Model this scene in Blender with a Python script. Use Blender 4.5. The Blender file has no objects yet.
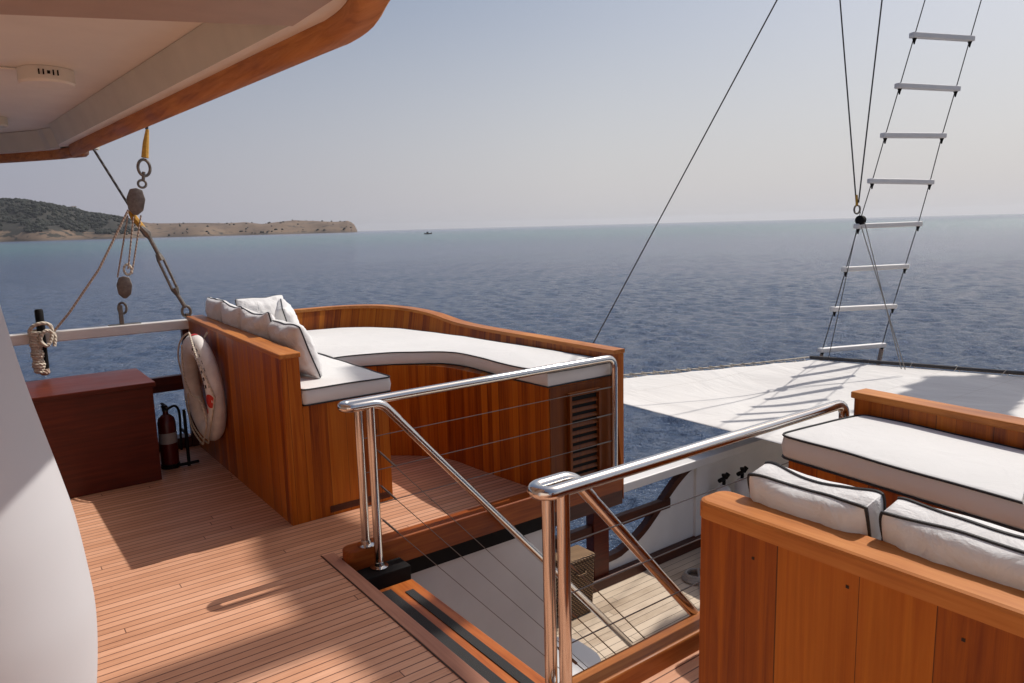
import bpy, bmesh, math, random
import numpy as np
from mathutils import Vector, Matrix, noise
random.seed(7); rng = np.random.default_rng(7)
S = bpy.context.scene; COL = S.collection
R = math.radians

# ------------------------------------------------------------------ camera
cam = bpy.data.cameras.new("camera"); co = bpy.data.objects.new("camera", cam); COL.objects.link(co)
yaw, pit, rol, F = R(53.4), math.atan(114.6/728), R(1.5), 728.
f = Vector((math.cos(yaw)*math.cos(pit), math.sin(yaw)*math.cos(pit), -math.sin(pit)))
r0 = Vector((math.sin(yaw), -math.cos(yaw), 0)); u0 = r0.cross(f)
r = r0*math.cos(rol)-u0*math.sin(rol); u = r0*math.sin(rol)+u0*math.cos(rol)
m = Matrix((r, u, -f)).transposed().to_4x4(); m.translation = (0, 0, 1.7); co.matrix_world = m
cam.sensor_width = 36; cam.lens = F/1024*36; cam.clip_start = .05; cam.clip_end = 80000
S.camera = co

# ------------------------------------------------------------------ mesh builder
class MB:
    def __init__(s): s.v = []; s.f = []
    def add(s, vs, fs):
        o = len(s.v); s.v += [(float(p[0]), float(p[1]), float(p[2])) for p in vs]; s.f += [[i+o for i in q] for q in fs]; return s
    def box(s, x0, x1, y0, y1, z0, z1, bev=0, M=None):
        bm = bmesh.new(); bmesh.ops.create_cube(bm, size=1)
        for v in bm.verts:
            v.co = Vector(((x0+x1)/2+v.co.x*(x1-x0), (y0+y1)/2+v.co.y*(y1-y0), (z0+z1)/2+v.co.z*(z1-z0)))
        if bev: bmesh.ops.bevel(bm, geom=bm.edges[:], offset=bev, segments=2, profile=.5, affect='EDGES')
        return s.bm(bm, M)
    def bm(s, bm, M=None):
        if M is not None: bm.transform(M)
        bm.verts.index_update()
        s.add([v.co[:] for v in bm.verts], [[v.index for v in q.verts] for q in bm.faces]); bm.free(); return s
    def tube(s, pts, rad, n=10, cap=True, closed=False):
        P = [Vector(p) for p in pts]; N = len(P)
        rads = rad if isinstance(rad, (list, tuple)) else [rad]*N
        T = []
        for i in range(N):
            a = P[(i-1) % N] if (i > 0 or closed) else P[i]; b = P[(i+1) % N] if (i < N-1 or closed) else P[i]
            T.append((b-a).normalized())
        up = Vector((0, 0, 1)) if abs(T[0].z) < .9 else Vector((1, 0, 0))
        nrm = T[0].cross(up).normalized(); vs = []; fs = []
        for i in range(N):
            if i: nrm = (nrm - T[i]*nrm.dot(T[i])).normalized()
            bi = T[i].cross(nrm)
            for k in range(n):
                a = 2*math.pi*k/n; vs.append(P[i]+(nrm*math.cos(a)+bi*math.sin(a))*rads[i])
        for i in range(N if closed else N-1):
            j = (i+1) % N
            for k in range(n): fs.append([i*n+k, i*n+(k+1) % n, j*n+(k+1) % n, j*n+k])
        if cap and not closed: fs.append(list(range(n))[::-1]); fs.append([(N-1)*n+k for k in range(n)])
        return s.add(vs, fs)
    def lathe(s, cx, cy, prof, n=32, M=None):
        vs = []; fs = []
        for (rr, z) in prof:
            for k in range(n):
                a = 2*math.pi*k/n; vs.append(Vector((cx+rr*math.cos(a), cy+rr*math.sin(a), z)))
        for i in range(len(prof)-1):
            for k in range(n): fs.append([i*n+k, i*n+(k+1) % n, (i+1)*n+(k+1) % n, (i+1)*n+k])
        fs.append(list(range(n))[::-1]); fs.append([(len(prof)-1)*n+k for k in range(n)])
        if M is not None: vs = [M @ v for v in vs]
        return s.add(vs, fs)
    def prism(s, poly, z0, z1, M=None):
        n = len(poly); vs = [Vector((x, y, z0)) for x, y in poly]+[Vector((x, y, z1)) for x, y in poly]
        fs = [[i, (i+1) % n, n+(i+1) % n, n+i] for i in range(n)]+[list(range(n))[::-1], list(range(n, 2*n))]
        if M is not None: vs = [M @ v for v in vs]
        return s.add(vs, fs)
    def build(s, name, mat, parent=None, smooth=False, ang=40):
        me = bpy.data.meshes.new(name); me.from_pydata(s.v, [], s.f)
        bm = bmesh.new(); bm.from_mesh(me); bmesh.ops.recalc_face_normals(bm, faces=bm.faces[:]); bm.to_mesh(me); bm.free()
        me.materials.append(mat)
        if smooth:
            me.shade_smooth(); me.set_sharp_from_angle(angle=R(ang))
        o = bpy.data.objects.new(name, me); COL.objects.link(o)
        if parent is not None:
            o.parent = parent
            if parent.type == 'EMPTY': o.location = -parent.location
        return o

def tag(o, label, cat, group=None):
    o['label'] = label; o['category'] = cat
    if group: o['group'] = group
    return o
def thing(name, label, cat, loc=(0, 0, 0), group=None):
    o = bpy.data.objects.new(name, None); COL.objects.link(o); o.location = loc; o.empty_display_size = .1
    return tag(o, label, cat, group)
def struct(o, kind='structure'): o['kind'] = kind; return o
def solo(mb, name, mat, label, cat, group=None, smooth=False, ang=40):
    return tag(mb.build(name, mat, None, smooth, ang), label, cat, group)

# ------------------------------------------------------------------ materials
class NT:
    def __init__(s, name):
        s.m = bpy.data.materials.new(name); s.m.use_nodes = True; s.t = s.m.node_tree; s.n = s.t.nodes
        s.b = s.n['Principled BSDF']; s.out = s.n['Material Output']; s.tc = s.n.new('ShaderNodeTexCoord')
    def L(s, a, b): s.t.links.new(a, b)
    def node(s, t, **k):
        q = s.n.new(t)
        for a, b in k.items(): setattr(q, a, b)
        return q
    def math(s, op, a, b=None, c=None):
        q = s.node('ShaderNodeMath', operation=op)
        for i, v in enumerate((a, b, c)):
            if v is None: continue
            if isinstance(v, (int, float)): q.inputs[i].default_value = v
            else: s.L(v, q.inputs[i])
        return q.outputs[0]
    def map(s, scale, vec=None, rot=(0, 0, 0)):
        q = s.node('ShaderNodeMapping'); q.inputs['Scale'].default_value = scale; q.inputs['Rotation'].default_value = rot
        s.L(vec or s.tc.outputs['Object'], q.inputs['Vector']); return q.outputs[0]
    def noise(s, vec, scale=1, detail=4, rough=.55, dist=0):
        q = s.node('ShaderNodeTexNoise'); q.inputs['Scale'].default_value = scale; q.inputs['Detail'].default_value = detail
        q.inputs['Roughness'].default_value = rough; q.inputs['Distortion'].default_value = dist; s.L(vec, q.inputs['Vector']); return q.outputs[0]
    def ramp(s, fac, stops):
        q = s.node('ShaderNodeValToRGB'); e = q.color_ramp.elements
        while len(e) < len(stops): e.new(.5)
        for i, (p, c) in enumerate(stops): e[i].position = p; e[i].color = (*c, 1) if len(c) == 3 else c
        s.L(fac, q.inputs[0]); return q.outputs[0]
    def mix(s, fac, a, b, mode='MIX'):
        q = s.node('ShaderNodeMix', data_type='RGBA', blend_type=mode)
        for k, v in (('Factor', fac), ('A', a), ('B', b)):
            i = [x for x in q.inputs if x.name == k and (x.type == 'RGBA' if k != 'Factor' else x.type == 'VALUE')][0]
            if isinstance(v, (int, float)): i.default_value = v
            elif isinstance(v, tuple): i.default_value = (*v, 1)
            else: s.L(v, i)
        return [x for x in q.outputs if x.type == 'RGBA'][0]
    def bump(s, h, strength=.3, dist=.01):
        q = s.node('ShaderNodeBump'); q.inputs['Strength'].default_value = strength; q.inputs['Distance'].default_value = dist
        s.L(h, q.inputs['Height']); s.L(q.outputs[0], s.b.inputs['Normal']); return q
    def set(s, color=None, rough=None, metal=None, coat=None, **k):
        for n, v in (('Base Color', color), ('Roughness', rough), ('Metallic', metal), ('Coat Weight', coat)):
            if v is None: continue
            if isinstance(v, tuple): s.b.inputs[n].default_value = (*v, 1)
            elif isinstance(v, (int, float)): s.b.inputs[n].default_value = v
            else: s.L(v, s.b.inputs[n])
        for n, v in k.items(): s.b.inputs[n.replace('_', ' ')].default_value = v
        return s.m
    def xyz(s):
        q = s.node('ShaderNodeSeparateXYZ'); s.L(s.tc.outputs['Object'], q.inputs[0]); return q.outputs

def plain(name, c, rough=.5, metal=0, var=.12, scale=8, bump=0, coat=0, bscale=60):
    t = NT(name); n = t.noise(t.map((scale,)*3), 1, 5)
    t.set(t.ramp(n, [(.3, tuple(x*(1-var) for x in c)), (.7, tuple(min(1, x*(1+var)) for x in c))]), rough, metal, coat)
    if bump: t.bump(t.noise(t.map((bscale,)*3), 1, 4), bump, .004)
    return t.m

def boards(name, cols, width=.12, rough=.35, seam=1.0, grain_axis='Z', coat=.3):
    """vertical varnished boards; board index runs with x-y"""
    t = NT(name); X, Y, Z = t.xyz()[:3]
    uu = t.math('SUBTRACT', X, Y)
    wob = t.noise(t.map((.0, .0, .15)), 1, 1)
    ub = t.math('DIVIDE', uu, width)
    # uneven widths: add a slow wave before flooring
    ub = t.math('ADD', ub, t.math('MULTIPLY', t.math('SINE', t.math('MULTIPLY', ub, 1.9)), .28))
    idx = t.math('FLOOR', ub); fr = t.math('FRACT', ub)
    wn = t.node('ShaderNodeTexWhiteNoise', noise_dimensions='1D'); t.L(idx, wn.inputs['W'])
    cb = t.node('ShaderNodeCombineXYZ'); t.L(t.math('MULTIPLY', uu, 1.0), cb.inputs[0]); t.L(wn.outputs[0], cb.inputs[1]); t.L(Z, cb.inputs[2])
    g = t.noise(t.map((34, 7, 1.1), cb.outputs[0]), 1, 8, .66, .7)
    g2 = t.noise(t.map((150, 20, 4), cb.outputs[0]), 1, 3)
    k = t.math('ADD', t.math('MULTIPLY', wn.outputs[0], .26), t.math('MULTIPLY', g, .74))
    c = t.ramp(k, [(.28, cols[0]), (.52, cols[1]), (.78, cols[2])])
    c = t.mix(t.math('MULTIPLY', g2, .28), c, tuple(x*.35 for x in cols[0]), 'MIX')
    # knots
    vo = t.node('ShaderNodeTexVoronoi'); vo.inputs['Scale'].default_value = 1; t.L(t.map((5, 3, 2.3), cb.outputs[0]), vo.inputs['Vector'])
    kn = t.math('LESS_THAN', vo.outputs['Distance'], .045)
    c = t.mix(t.math('MULTIPLY', kn, .75), c, (.03, .01, .004))
    edge = t.math('LESS_THAN', t.math('MINIMUM', fr, t.math('SUBTRACT', 1, fr)), .012*seam)
    c = t.mix(t.math('MULTIPLY', edge, .75), c, (.02, .007, .003))
    rg = t.ramp(g, [(.3, (rough*.8,)*3), (.7, (rough*1.25,)*3)])
    t.set(c, rg, coat=coat, Coat_Roughness=.18)
    t.bump(t.math('SUBTRACT', g2, edge), .18, .003); t.b.inputs['Specular IOR Level'].default_value = .28
    return t.m

def grainwood(name, cols, axis='Y', rough=.4, coat=.25, s=(40, 40, 2)):
    t = NT(name); sc = {'X': (s[2], s[0], s[1]), 'Y': (s[0], s[2], s[1]), 'Z': s}[axis]
    g = t.noise(t.map(sc), 1, 7, .62, .5); b = t.noise(t.map((2.2,)*3), 1, 3)
    k = t.math('ADD', t.math('MULTIPLY', g, .6), t.math('MULTIPLY', b, .4))
    t.set(t.ramp(k, [(.32, cols[0]), (.5, cols[1]), (.68, cols[2])]), t.ramp(b, [(.3, (rough*.75,)*3), (.7, (rough*1.3,)*3)]), coat=coat, Coat_Roughness=.2)
    t.bump(g, .12, .002); t.b.inputs['Specular IOR Level'].default_value = .28; return t.m

def deckmat(name, cols, w=.0475, seamw=.09, seamc=(.10, .035, .02), rough=.55, weather=.15, off=0.):
    t = NT(name); X, Y, Z = t.xyz()[:3]
    ub = t.math('DIVIDE', t.math('ADD', Y, off), w); idx = t.math('FLOOR', ub); fr = t.math('FRACT', ub)
    wn = t.node('ShaderNodeTexWhiteNoise', noise_dimensions='1D'); t.L(idx, wn.inputs['W'])
    # butt joints
    xx = t.math('ADD', t.math('DIVIDE', X, 4.5), t.math('MULTIPLY', wn.outputs[0], 7))
    wn2 = t.node('ShaderNodeTexWhiteNoise', noise_dimensions='2D')
    cb = t.node('ShaderNodeCombineXYZ'); t.L(idx, cb.inputs[0]); t.L(t.math('FLOOR', xx), cb.inputs[1]); t.L(cb.outputs[0], wn2.inputs['Vector'])
    cg = t.node('ShaderNodeCombineXYZ'); t.L(X, cg.inputs[0]); t.L(Y, cg.inputs[1]); t.L(wn2.outputs[0], cg.inputs[2])
    g = t.noise(t.map((4, 130, 5), cg.outputs[0]), 1, 6, .65); big = t.noise(t.map((1.1, 1.6, 1)), 1, 5, .6)
    k = t.math('ADD', t.math('ADD', t.math('MULTIPLY', wn2.outputs[0], .2), t.math('MULTIPLY', g, .45)), t.math('MULTIPLY', big, .35+weather))
    c = t.ramp(k, [(.3, cols[0]), (.52, cols[1]), (.75, cols[2])])
    sp = t.noise(t.map((22, 22, 22)), 1, 2, .5); c = t.mix(t.math('MULTIPLY', t.math('GREATER_THAN', sp, .73), .35), c, cols[0])
    seam = t.math('LESS_THAN', fr, seamw)
    butt = t.math('LESS_THAN', t.math('FRACT', xx), .0010)
    sm = t.math('MAXIMUM', seam, butt)
    c = t.mix(t.math('MULTIPLY', sm, .9), c, seamc)
    t.set(c, rough); t.bump(t.math('SUBTRACT', t.math('MULTIPLY', g, .4), sm), .35, .002); return t.m

M = {}
M['teak'] = boards('varnished teak boards', [(.16, .024, .001), (.43, .105, .004), (.60, .20, .014)], .075, rough=.42, coat=.04)
M['teak2'] = boards('varnished teak panel', [(.19, .034, .002), (.40, .105, .006), (.54, .175, .015)], .22, seam=.5, rough=.45, coat=.04)
M['teak3'] = boards('darker teak end panel', [(.13, .030, .003), (.22, .058, .006), (.30, .09, .012)], .30, seam=.3, rough=.45, coat=.03)
M['cap'] = grainwood('teak cap rail', [(.26, .075, .012), (.44, .15, .030), (.56, .23, .058)], 'Y', .48, .03)
M['capx'] = grainwood('teak coaming', [(.17, .045, .010), (.34, .11, .022), (.46, .18, .045)], 'X', .55, .0)
M['mahog'] = grainwood('red mahogany', [(.045, .005, .001), (.085, .010, .002), (.14, .022, .005)], 'X', .42, .10)
M['mahog2'] = grainwood('dark varnished coaming', [(.13, .022, .003), (.25, .055, .007), (.36, .10, .016)], 'X', .45, .05)
M['xbeam'] = plain('brownish beam paint', (.42, .31, .24), .5, var=.06)
M['dwood'] = grainwood('dark brown timber', [(.03, .007, .003), (.06, .014, .006), (.10, .026, .010)], 'X', .5, .1)
M['fascia'] = grainwood('roof fascia teak', [(.24, .075, .018), (.46, .18, .05), (.60, .27, .09)], 'Y', .55, .0)
M['deck'] = deckmat('teak deck planks', [(.38, .175, .092), (.56, .28, .162), (.70, .39, .25)], seamw=.12, seamc=(.075, .025, .012))
M['trim'] = grainwood('deck margin board', [(.30, .13, .08), (.42, .20, .13), (.50, .26, .17)], 'Y', .5, 0)
M['ldeck'] = deckmat('weathered deck planks', [(.15, .10, .065), (.40, .30, .205), (.62, .50, .37)], .095, .07, (.06, .045, .035), .75, .35)
M['tread'] = grainwood('orange varnished tread', [(.20, .045, .010), (.40, .11, .024), (.52, .17, .04)], 'Y', .33)
M['grip'] = plain('black grip strip', (.018, .017, .017), .75, bump=.6, bscale=500)
M['black'] = plain('matt black paint', (.010, .009, .009), .7); M['black'].node_tree.nodes['Principled BSDF'].inputs['Specular IOR Level'].default_value = .15
M['pipe'] = plain('black piping', (.012, .012, .014), .6)
M['white'] = plain('white gloss paint', (.74, .72, .69), .35, var=.05, scale=3, bump=.1, bscale=15)
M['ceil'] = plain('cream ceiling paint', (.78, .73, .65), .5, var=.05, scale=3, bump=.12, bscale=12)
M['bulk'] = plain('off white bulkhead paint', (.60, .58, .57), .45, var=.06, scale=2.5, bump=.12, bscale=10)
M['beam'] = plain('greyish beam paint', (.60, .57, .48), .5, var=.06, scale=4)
M['tank'] = plain('white cylinder paint', (.75, .74, .72), .3, var=.05)
M['red'] = plain('red enamel', (.09, .004, .004), .3, var=.15)
M['reddecal'] = plain('red decal', (.55, .03, .02), .5)
M['label'] = plain('pale label', (.38, .35, .32), .6)
M['grey'] = plain('grey block casing', (.16, .13, .11), .45, var=.3, scale=40, bump=.3)
M['galv'] = plain('galvanised fitting', (.20, .175, .15), .45, .8, var=.3, scale=60, bump=.3)
M['yellow'] = plain('yellow sling webbing', (.52, .27, .03), .7, var=.25, scale=90, bump=.3)
M['bolt'] = plain('dark bolt', (.03, .02, .015), .5, .5)

t = NT('brushed stainless steel'); n = t.noise(t.map((3, 3, 3)), 1, 4)
t.set((.66, .63, .60), t.ramp(n, [(.3, (.10,)*3), (.7, (.20,)*3)]), 1.0); t.bump(t.noise(t.map((40, 40, 40)), 1, 3), .03, .002); M['steel'] = t.m
t = NT('steel wire'); t.set((.20, .17, .15), .45, .9); t.bump(t.noise(t.map((300,)*3), 1, 1), .4, .001); M['wire'] = t.m

def fabric(name, c, wr=.35, sc=(5, 5, 5), tr=0):
    t = NT(name); w = t.noise(t.map(sc), 1, 5, .55, .8); n2 = t.noise(t.map((900,)*3), 1, 1)
    st = t.noise(t.map((1.7,)*3), 1, 4)
    t.set(t.ramp(st, [(.3, tuple(x*.93 for x in c)), (.7, c)]), .85, Sheen_Weight=.15)
    t.bump(t.math('ADD', w, t.math('MULTIPLY', n2, .03)), wr, .03); return t.m
M['cushion'] = fabric('white cushion canvas', (.70, .69, .67), .28)
M['pillow'] = fabric('white pillow cotton', (.72, .71, .70), .6, (9, 9, 9))
M['cover'] = fabric('white padded cover', (.56, .55, .56), .10, (2.5, 2.5, 2.5))
t = NT('white awning canvas'); w = t.noise(t.map((1.4, .7, 1)), 1, 5, .55, .6)
X, Y, Z = t.xyz()[:3]
sm = t.math('LESS_THAN', t.math('FRACT', t.math('DIVIDE', t.math('ADD', Y, t.math('MULTIPLY', X, .12)), .95)), .022)
t.set(t.mix(t.math('MULTIPLY', sm, .3), t.ramp(w, [(.3, (.62, .595, .565)), (.7, (.69, .67, .64))]), (.52, .48, .43)), .85); t.bump(t.math('ADD', w, t.math('MULTIPLY', sm, -.1)), .5, .12); M['awning'] = t.m
t = NT('white aged sailcloth'); t.set((.6, .58, .54), .85); M['sail'] = t.m

def rope(name, c, sc=120):
    t = NT(name); w = t.node('ShaderNodeTexWave', wave_type='BANDS', bands_direction='DIAGONAL'); w.inputs['Scale'].default_value = sc/6.
    t.L(t.tc.outputs['Object'], w.inputs['Vector']); w.inputs['Distortion'].default_value = 1
    t.set(t.mix(w.outputs['Fac'], tuple(x*.75 for x in c), c), .85); t.bump(w.outputs['Fac'], .8, .004); return t.m
M['rope'] = rope('beige laid rope', (.46, .33, .25)); M['ropew'] = rope('white laid rope', (.66, .58, .47))
M['ropeg'] = rope('dark grey rigging', (.075, .07, .07)); M['ropel'] = rope('pale thin line', (.42, .38, .33))
t = NT('wicker'); w1 = t.node('ShaderNodeTexWave', wave_type='BANDS', bands_direction='Z'); w1.inputs['Scale'].default_value = 14; w1.inputs['Distortion'].default_value = 3
t.L(t.tc.outputs['Object'], w1.inputs['Vector']); w2 = t.node('ShaderNodeTexWave', wave_type='BANDS', bands_direction='DIAGONAL'); w2.inputs['Scale'].default_value = 16; t.L(t.tc.outputs['Object'], w2.inputs['Vector'])
k = t.math('MULTIPLY', w1.outputs['Fac'], w2.outputs['Fac'])
t.set(t.ramp(k, [(.1, (.06, .03, .014)), (.6, (.36, .22, .11))]), .8); t.bump(k, 1, .01); M['wicker'] = t.m

# buoy material: white vinyl, scuffed
M['buoy'] = plain('scuffed lifebuoy vinyl', (.74, .70, .66), .5, var=.12, scale=14, bump=.25, bscale=60)

# water
t = NT('sea water')
cd = t.node('ShaderNodeVectorMath', operation='LENGTH'); t.L(t.tc.outputs['Object'], cd.inputs[0])
d = cd.outputs['Value']
a1 = t.noise(t.map((3.4, 4.6, 1), rot=(0, 0, R(25))), 1, 5, .68, .4)
a2 = t.noise(t.map((1.5, 2.0, 1), rot=(0, 0, R(10))), 1, 6, .68, .3)
a4 = t.noise(t.map((.42, .62, 1), rot=(0, 0, R(20))), 1, 5, .7, .4)
a3 = t.noise(t.map((4.5, 6.5, 1), rot=(0, 0, R(35))), 1, 3, .6)
h = t.math('ADD', t.math('ADD', t.math('MULTIPLY', a1, .22), t.math('MULTIPLY', a2, .36)), t.math('ADD', t.math('MULTIPLY', a3, .05), t.math('MULTIPLY', a4, .42)))
t.bump(h, 1.0, .9)
big = t.noise(t.map((.004, .012, 1)), 1, 3)
bd = t.ramp(t.math('DIVIDE', d, 3000), [(.06, (0,)*3), (.16, (1,)*3), (.32, (1,)*3), (.6, (0,)*3)])
sc_ = t.ramp(big, [(.35, (.052, .086, .155)), (.65, (.070, .106, .180))])
t.set(t.mix(t.math('MULTIPLY', bd, .75), sc_, (.06, .16, .17)), .14, IOR=1.33)
M['sea'] = t.m

# land
t = NT('dry grass hills'); X, Y, Z = t.xyz()[:3]
n1 = t.noise(t.map((.004, .004, .012)), 1, 6, .6); n2 = t.noise(t.map((.02, .02, .05)), 1, 5, .65)
c = t.ramp(n1, [(.3, (.085, .056, .038)), (.55, (.155, .103, .066)), (.75, (.20, .142, .092))])
at = t.node('ShaderNodeAttribute', attribute_name='wood'); 
gm = t.math('GREATER_THAN', t.math('ADD', t.math('MULTIPLY', at.outputs['Fac'], .62), t.math('MULTIPLY', n2, .62)), .56)
c = t.mix(t.math('MULTIPLY', gm, .93), c, (.012, .014, .010))
rock = t.math('LESS_THAN', t.math('ADD', Z, t.math('MULTIPLY', n2, 14)), 10)
c = t.mix(t.math('MULTIPLY', rock, .75), c, (.085, .065, .05)); t.set(c, .95); M['land'] = t.m
t = NT('far foliage'); n = t.noise(t.map((.05,)*3), 1, 4); t.set(t.ramp(n, [(.3, (.006, .009, .006)), (.7, (.020, .024, .014))]), .95); M['foliage'] = t.m

# ------------------------------------------------------------------ sea
def make_sea():
    th = []
    a = -180.
    while a < 180:
        th.append(a); a += .2 if -5 < a < 108 else (1.5 if -30 < a < 130 else 6)
    th = np.radians(np.array(th))
    rr = [3.]
    while rr[-1] < 26000: rr.append(rr[-1]*(1.0048 if 11 < rr[-1] < 260 else (1.03 if rr[-1] < 3000 else 1.12)))
    rr = np.array(rr); RR, TT = np.meshgrid(rr, th, indexing='ij')
    X = RR*np.cos(TT); Y = RR*np.sin(TT); Z = np.zeros_like(X)
    for i in range(70):
        lam = 10**rng.uniform(math.log10(.35), math.log10(1.8)); ang = R(215)+rng.normal(0, .8); kx, ky = math.cos(ang)*2*math.pi/lam, math.sin(ang)*2*math.pi/lam
        amp = .0062*lam**.9; att = np.clip(1.6-(RR*.0048*3.6)/lam, 0, 1)
        Z += amp*att*np.sin(kx*X+ky*Y+rng.uniform(0, 6.28))
    n, mth = X.shape
    vs = np.stack([X, Y, Z-4.0], -1).reshape(-1, 3)
    I = np.arange(n*mth).reshape(n, mth); J = np.roll(I, -1, 1)
    fs = np.stack([I[:-1], J[:-1], J[1:], I[1:]], -1).reshape(-1, 4)
    me = bpy.data.meshes.new('sea')
    me.vertices.add(len(vs)+1); me.vertices.foreach_set('co', np.vstack([vs, [[0, 0, -4]]]).ravel())
    tri = np.stack([I[0], J[0], np.full(mth, n*mth)], -1)
    lo = np.concatenate([fs.ravel(), tri[:, [1, 0, 2]].ravel()]); me.loops.add(len(lo)); me.loops.foreach_set('vertex_index', lo)
    st = np.concatenate([np.arange(len(fs))*4, len(fs)*4+np.arange(mth)*3]); me.polygons.add(len(st)); me.polygons.foreach_set('loop_start', st)
    me.update(calc_edges=True); me.validate(); me.shade_smooth(); me.materials.append(M['sea'])
    if me.polygons[0].normal.z < 0: me.flip_normals()
    o = bpy.data.objects.new('sea', me); COL.objects.link(o); struct(o)
make_sea()

# ------------------------------------------------------------------ headland
SK = [(87.75, .0453), (87.12, .0453), (86.44, .043), (85.37, .0385), (84.54, .0361), (83.7, .0337), (82.98, .0289), (82.28, .0276), (81.58, .0251), (80.51, .0212), (79.29, .0172), (78.02, .0168), (76.08, .0161), (74.41, .0154), (73.04, .0162), (71.88, .0132), (70.75, .0153), (69.53, .0174), (68.09, .0155), (66.64, .0137), (65.75, .0146), (65.25, .0105), (65.05, .003), (64.9, -.01)]
SK = [(125, .02), (110, .04), (95, .047)]+SK
xa = np.array([s[0] for s in SK][::-1]); ya = np.array([s[1] for s in SK][::-1])
def skyl(a): return float(np.interp(a, xa, ya))
D0 = 3300.
def land_h(a, q):
    """a azimuth deg, q 0..1 across; returns r, z"""
    r_ = D0*(1+.5*q)+60*math.sin(a*1.3)
    p = math.sin(min(q/.42, 1)*math.pi/2)**.8 if q < .42 else max(0., math.cos((q-.42)/.58*math.pi/2))**.7
    top = skyl(a)*D0*(1+.21)
    p2 = noise.fractal(Vector((a*.35, q*4, 1)), 1, 2, 5)*.30*min(1, q*6)*(1 if q < .42 else .5)
    h = top*(p+p2*(p*(1-p)*4)) if top > 0 else -30
    cliff = max(0, 1-abs(a-65.6)/.7)*.5 if q < .3 else 0
    return r_, -4+h*(1+cliff*.3)-(3 if q == 0 else 0)
vs = []; A = np.arange(64.6, 126, .09); Q = np.linspace(0, 1, 34); wood = []
for a in A:
    for q in Q:
        r_, z = land_h(a, q); vs.append((r_*math.cos(R(a)), r_*math.sin(R(a)), z))
        w = np.clip((a-79.2)/2.6, 0, 1)*np.clip(.25+q*4.2, 0, 1.0); wood.append(float(max(w, .30)))
nq = len(Q); fs = [[i*nq+j, (i+1)*nq+j, (i+1)*nq+j+1, i*nq+j+1] for i in range(len(A)-1) for j in range(nq-1)]
land = MB().add(vs, fs).build('headland', M['land'], smooth=True, ang=180); struct(land)
at = land.data.attributes.new('wood', 'FLOAT', 'POINT'); at.data.foreach_set('value', wood)
# far wood: hundreds of crowns too far to count
mb = MB()
ico = bmesh.new(); bmesh.ops.create_icosphere(ico, subdivisions=1, radius=1); iv = [v.co.copy() for v in ico.verts]; ico.verts.index_update(); iff = [[v.index for v in q.verts] for q in ico.faces]; ico.free()
for k in range(4500):
    if k < 4250:
        a = random.uniform(79.8, 96)
        if random.random() > min(1, (a-79.6)/3): continue
        q = random.uniform(.04, .5)
        if noise.noise(Vector((a*2.2, q*9, 3))) < -.35+.45*(1-min(1, q/.2)): continue
    else:
        a = random.uniform(65.4, 82); q = random.choice([random.uniform(.01, .06), random.uniform(.05, .48)])
        if noise.noise(Vector((a*3, q*9, 9))) < .05: continue
    r_, z = land_h(a, q); s = random.uniform(3.2, 8.5)*(1.15 if a > 80 else .62)
    c = Vector((r_*math.cos(R(a)), r_*math.sin(R(a)), z+s*.5))
    mb.add([c+Vector((v.x*s*random.uniform(.8, 1.3), v.y*s, v.z*s*random.uniform(.7, 1.05))) for v in iv], iff)
wd = mb.build('far_woods', M['foliage']); wd['kind'] = 'stuff'; tag(wd, 'dark scrub and woodland scattered over the distant headland', 'woodland')
a, q = 83.75, .36; r_, z = land_h(a, q); c = Vector((r_*math.cos(R(a)), r_*math.sin(R(a)), z))
h = thing('house', 'tiny white house among the dark trees on the left headland', 'house', c)
MB().box(c.x-9, c.x+9, c.y-7, c.y+7, c.z, c.z+13).build('wall', M['white'], h)
MB().add([(c.x-10, c.y-8, c.z+13), (c.x+10, c.y-8, c.z+13), (c.x+10, c.y+8, c.z+13), (c.x-10, c.y+8, c.z+13), (c.x-10, c.y, c.z+17), (c.x+10, c.y, c.z+17)], [[0, 1, 5, 4], [3, 2, 5, 4], [0, 3, 4], [1, 2, 5], [0, 1, 2, 3]]).build('roof', M['grey'], h)
# tiny boat far out
a = R(59.69); bx, by = 850*math.cos(a), 850*math.sin(a)
bt = thing('fishing_boat', 'tiny dark fishing boat far out near the horizon', 'boat', (bx, by, -4))
def bloc(p): return (bx+p[0]*math.sin(a)+p[1]*math.cos(a), by-p[0]*math.cos(a)+p[1]*math.sin(a), -4+p[2])
mb = MB(); sec = []
for i, (s, w, top) in enumerate([(-4.2, .5, 1.5), (-2.5, 1.1, 1.0), (0, 1.3, .9), (2.6, 1.1, 1.0), (4.4, .1, 1.9)]):
    sec += [bloc((s, -w, top)), bloc((s, -w*.6, -.2)), bloc((s, w*.6, -.2)), bloc((s, w, top))]
mb.add(sec, [[i*4+k, (i+1)*4+k, (i+1)*4+k+1, i*4+k+1] for i in range(4) for k in range(3)]+[[0, 1, 2, 3], [16, 17, 18, 19]]+[[i*4, (i+1)*4, (i+1)*4+3, i*4+3] for i in range(4)]).build('hull', M['dwood'], bt)
mb = MB(); P = [bloc(p) for p in [(-1.8, -.8, .9), (.6, -.8, .9), (.6, .8, .9), (-1.8, .8, .9), (-1.6, -.7, 2.6), (.4, -.7, 2.6), (.4, .7, 2.6), (-1.6, .7, 2.6)]]
mb.add(P, [[0, 1, 5, 4], [1, 2, 6, 5], [2, 3, 7, 6], [3, 0, 4, 7], [4, 5, 6, 7], [0, 1, 2, 3]]).build('cabin', M['grey'], bt)

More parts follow.
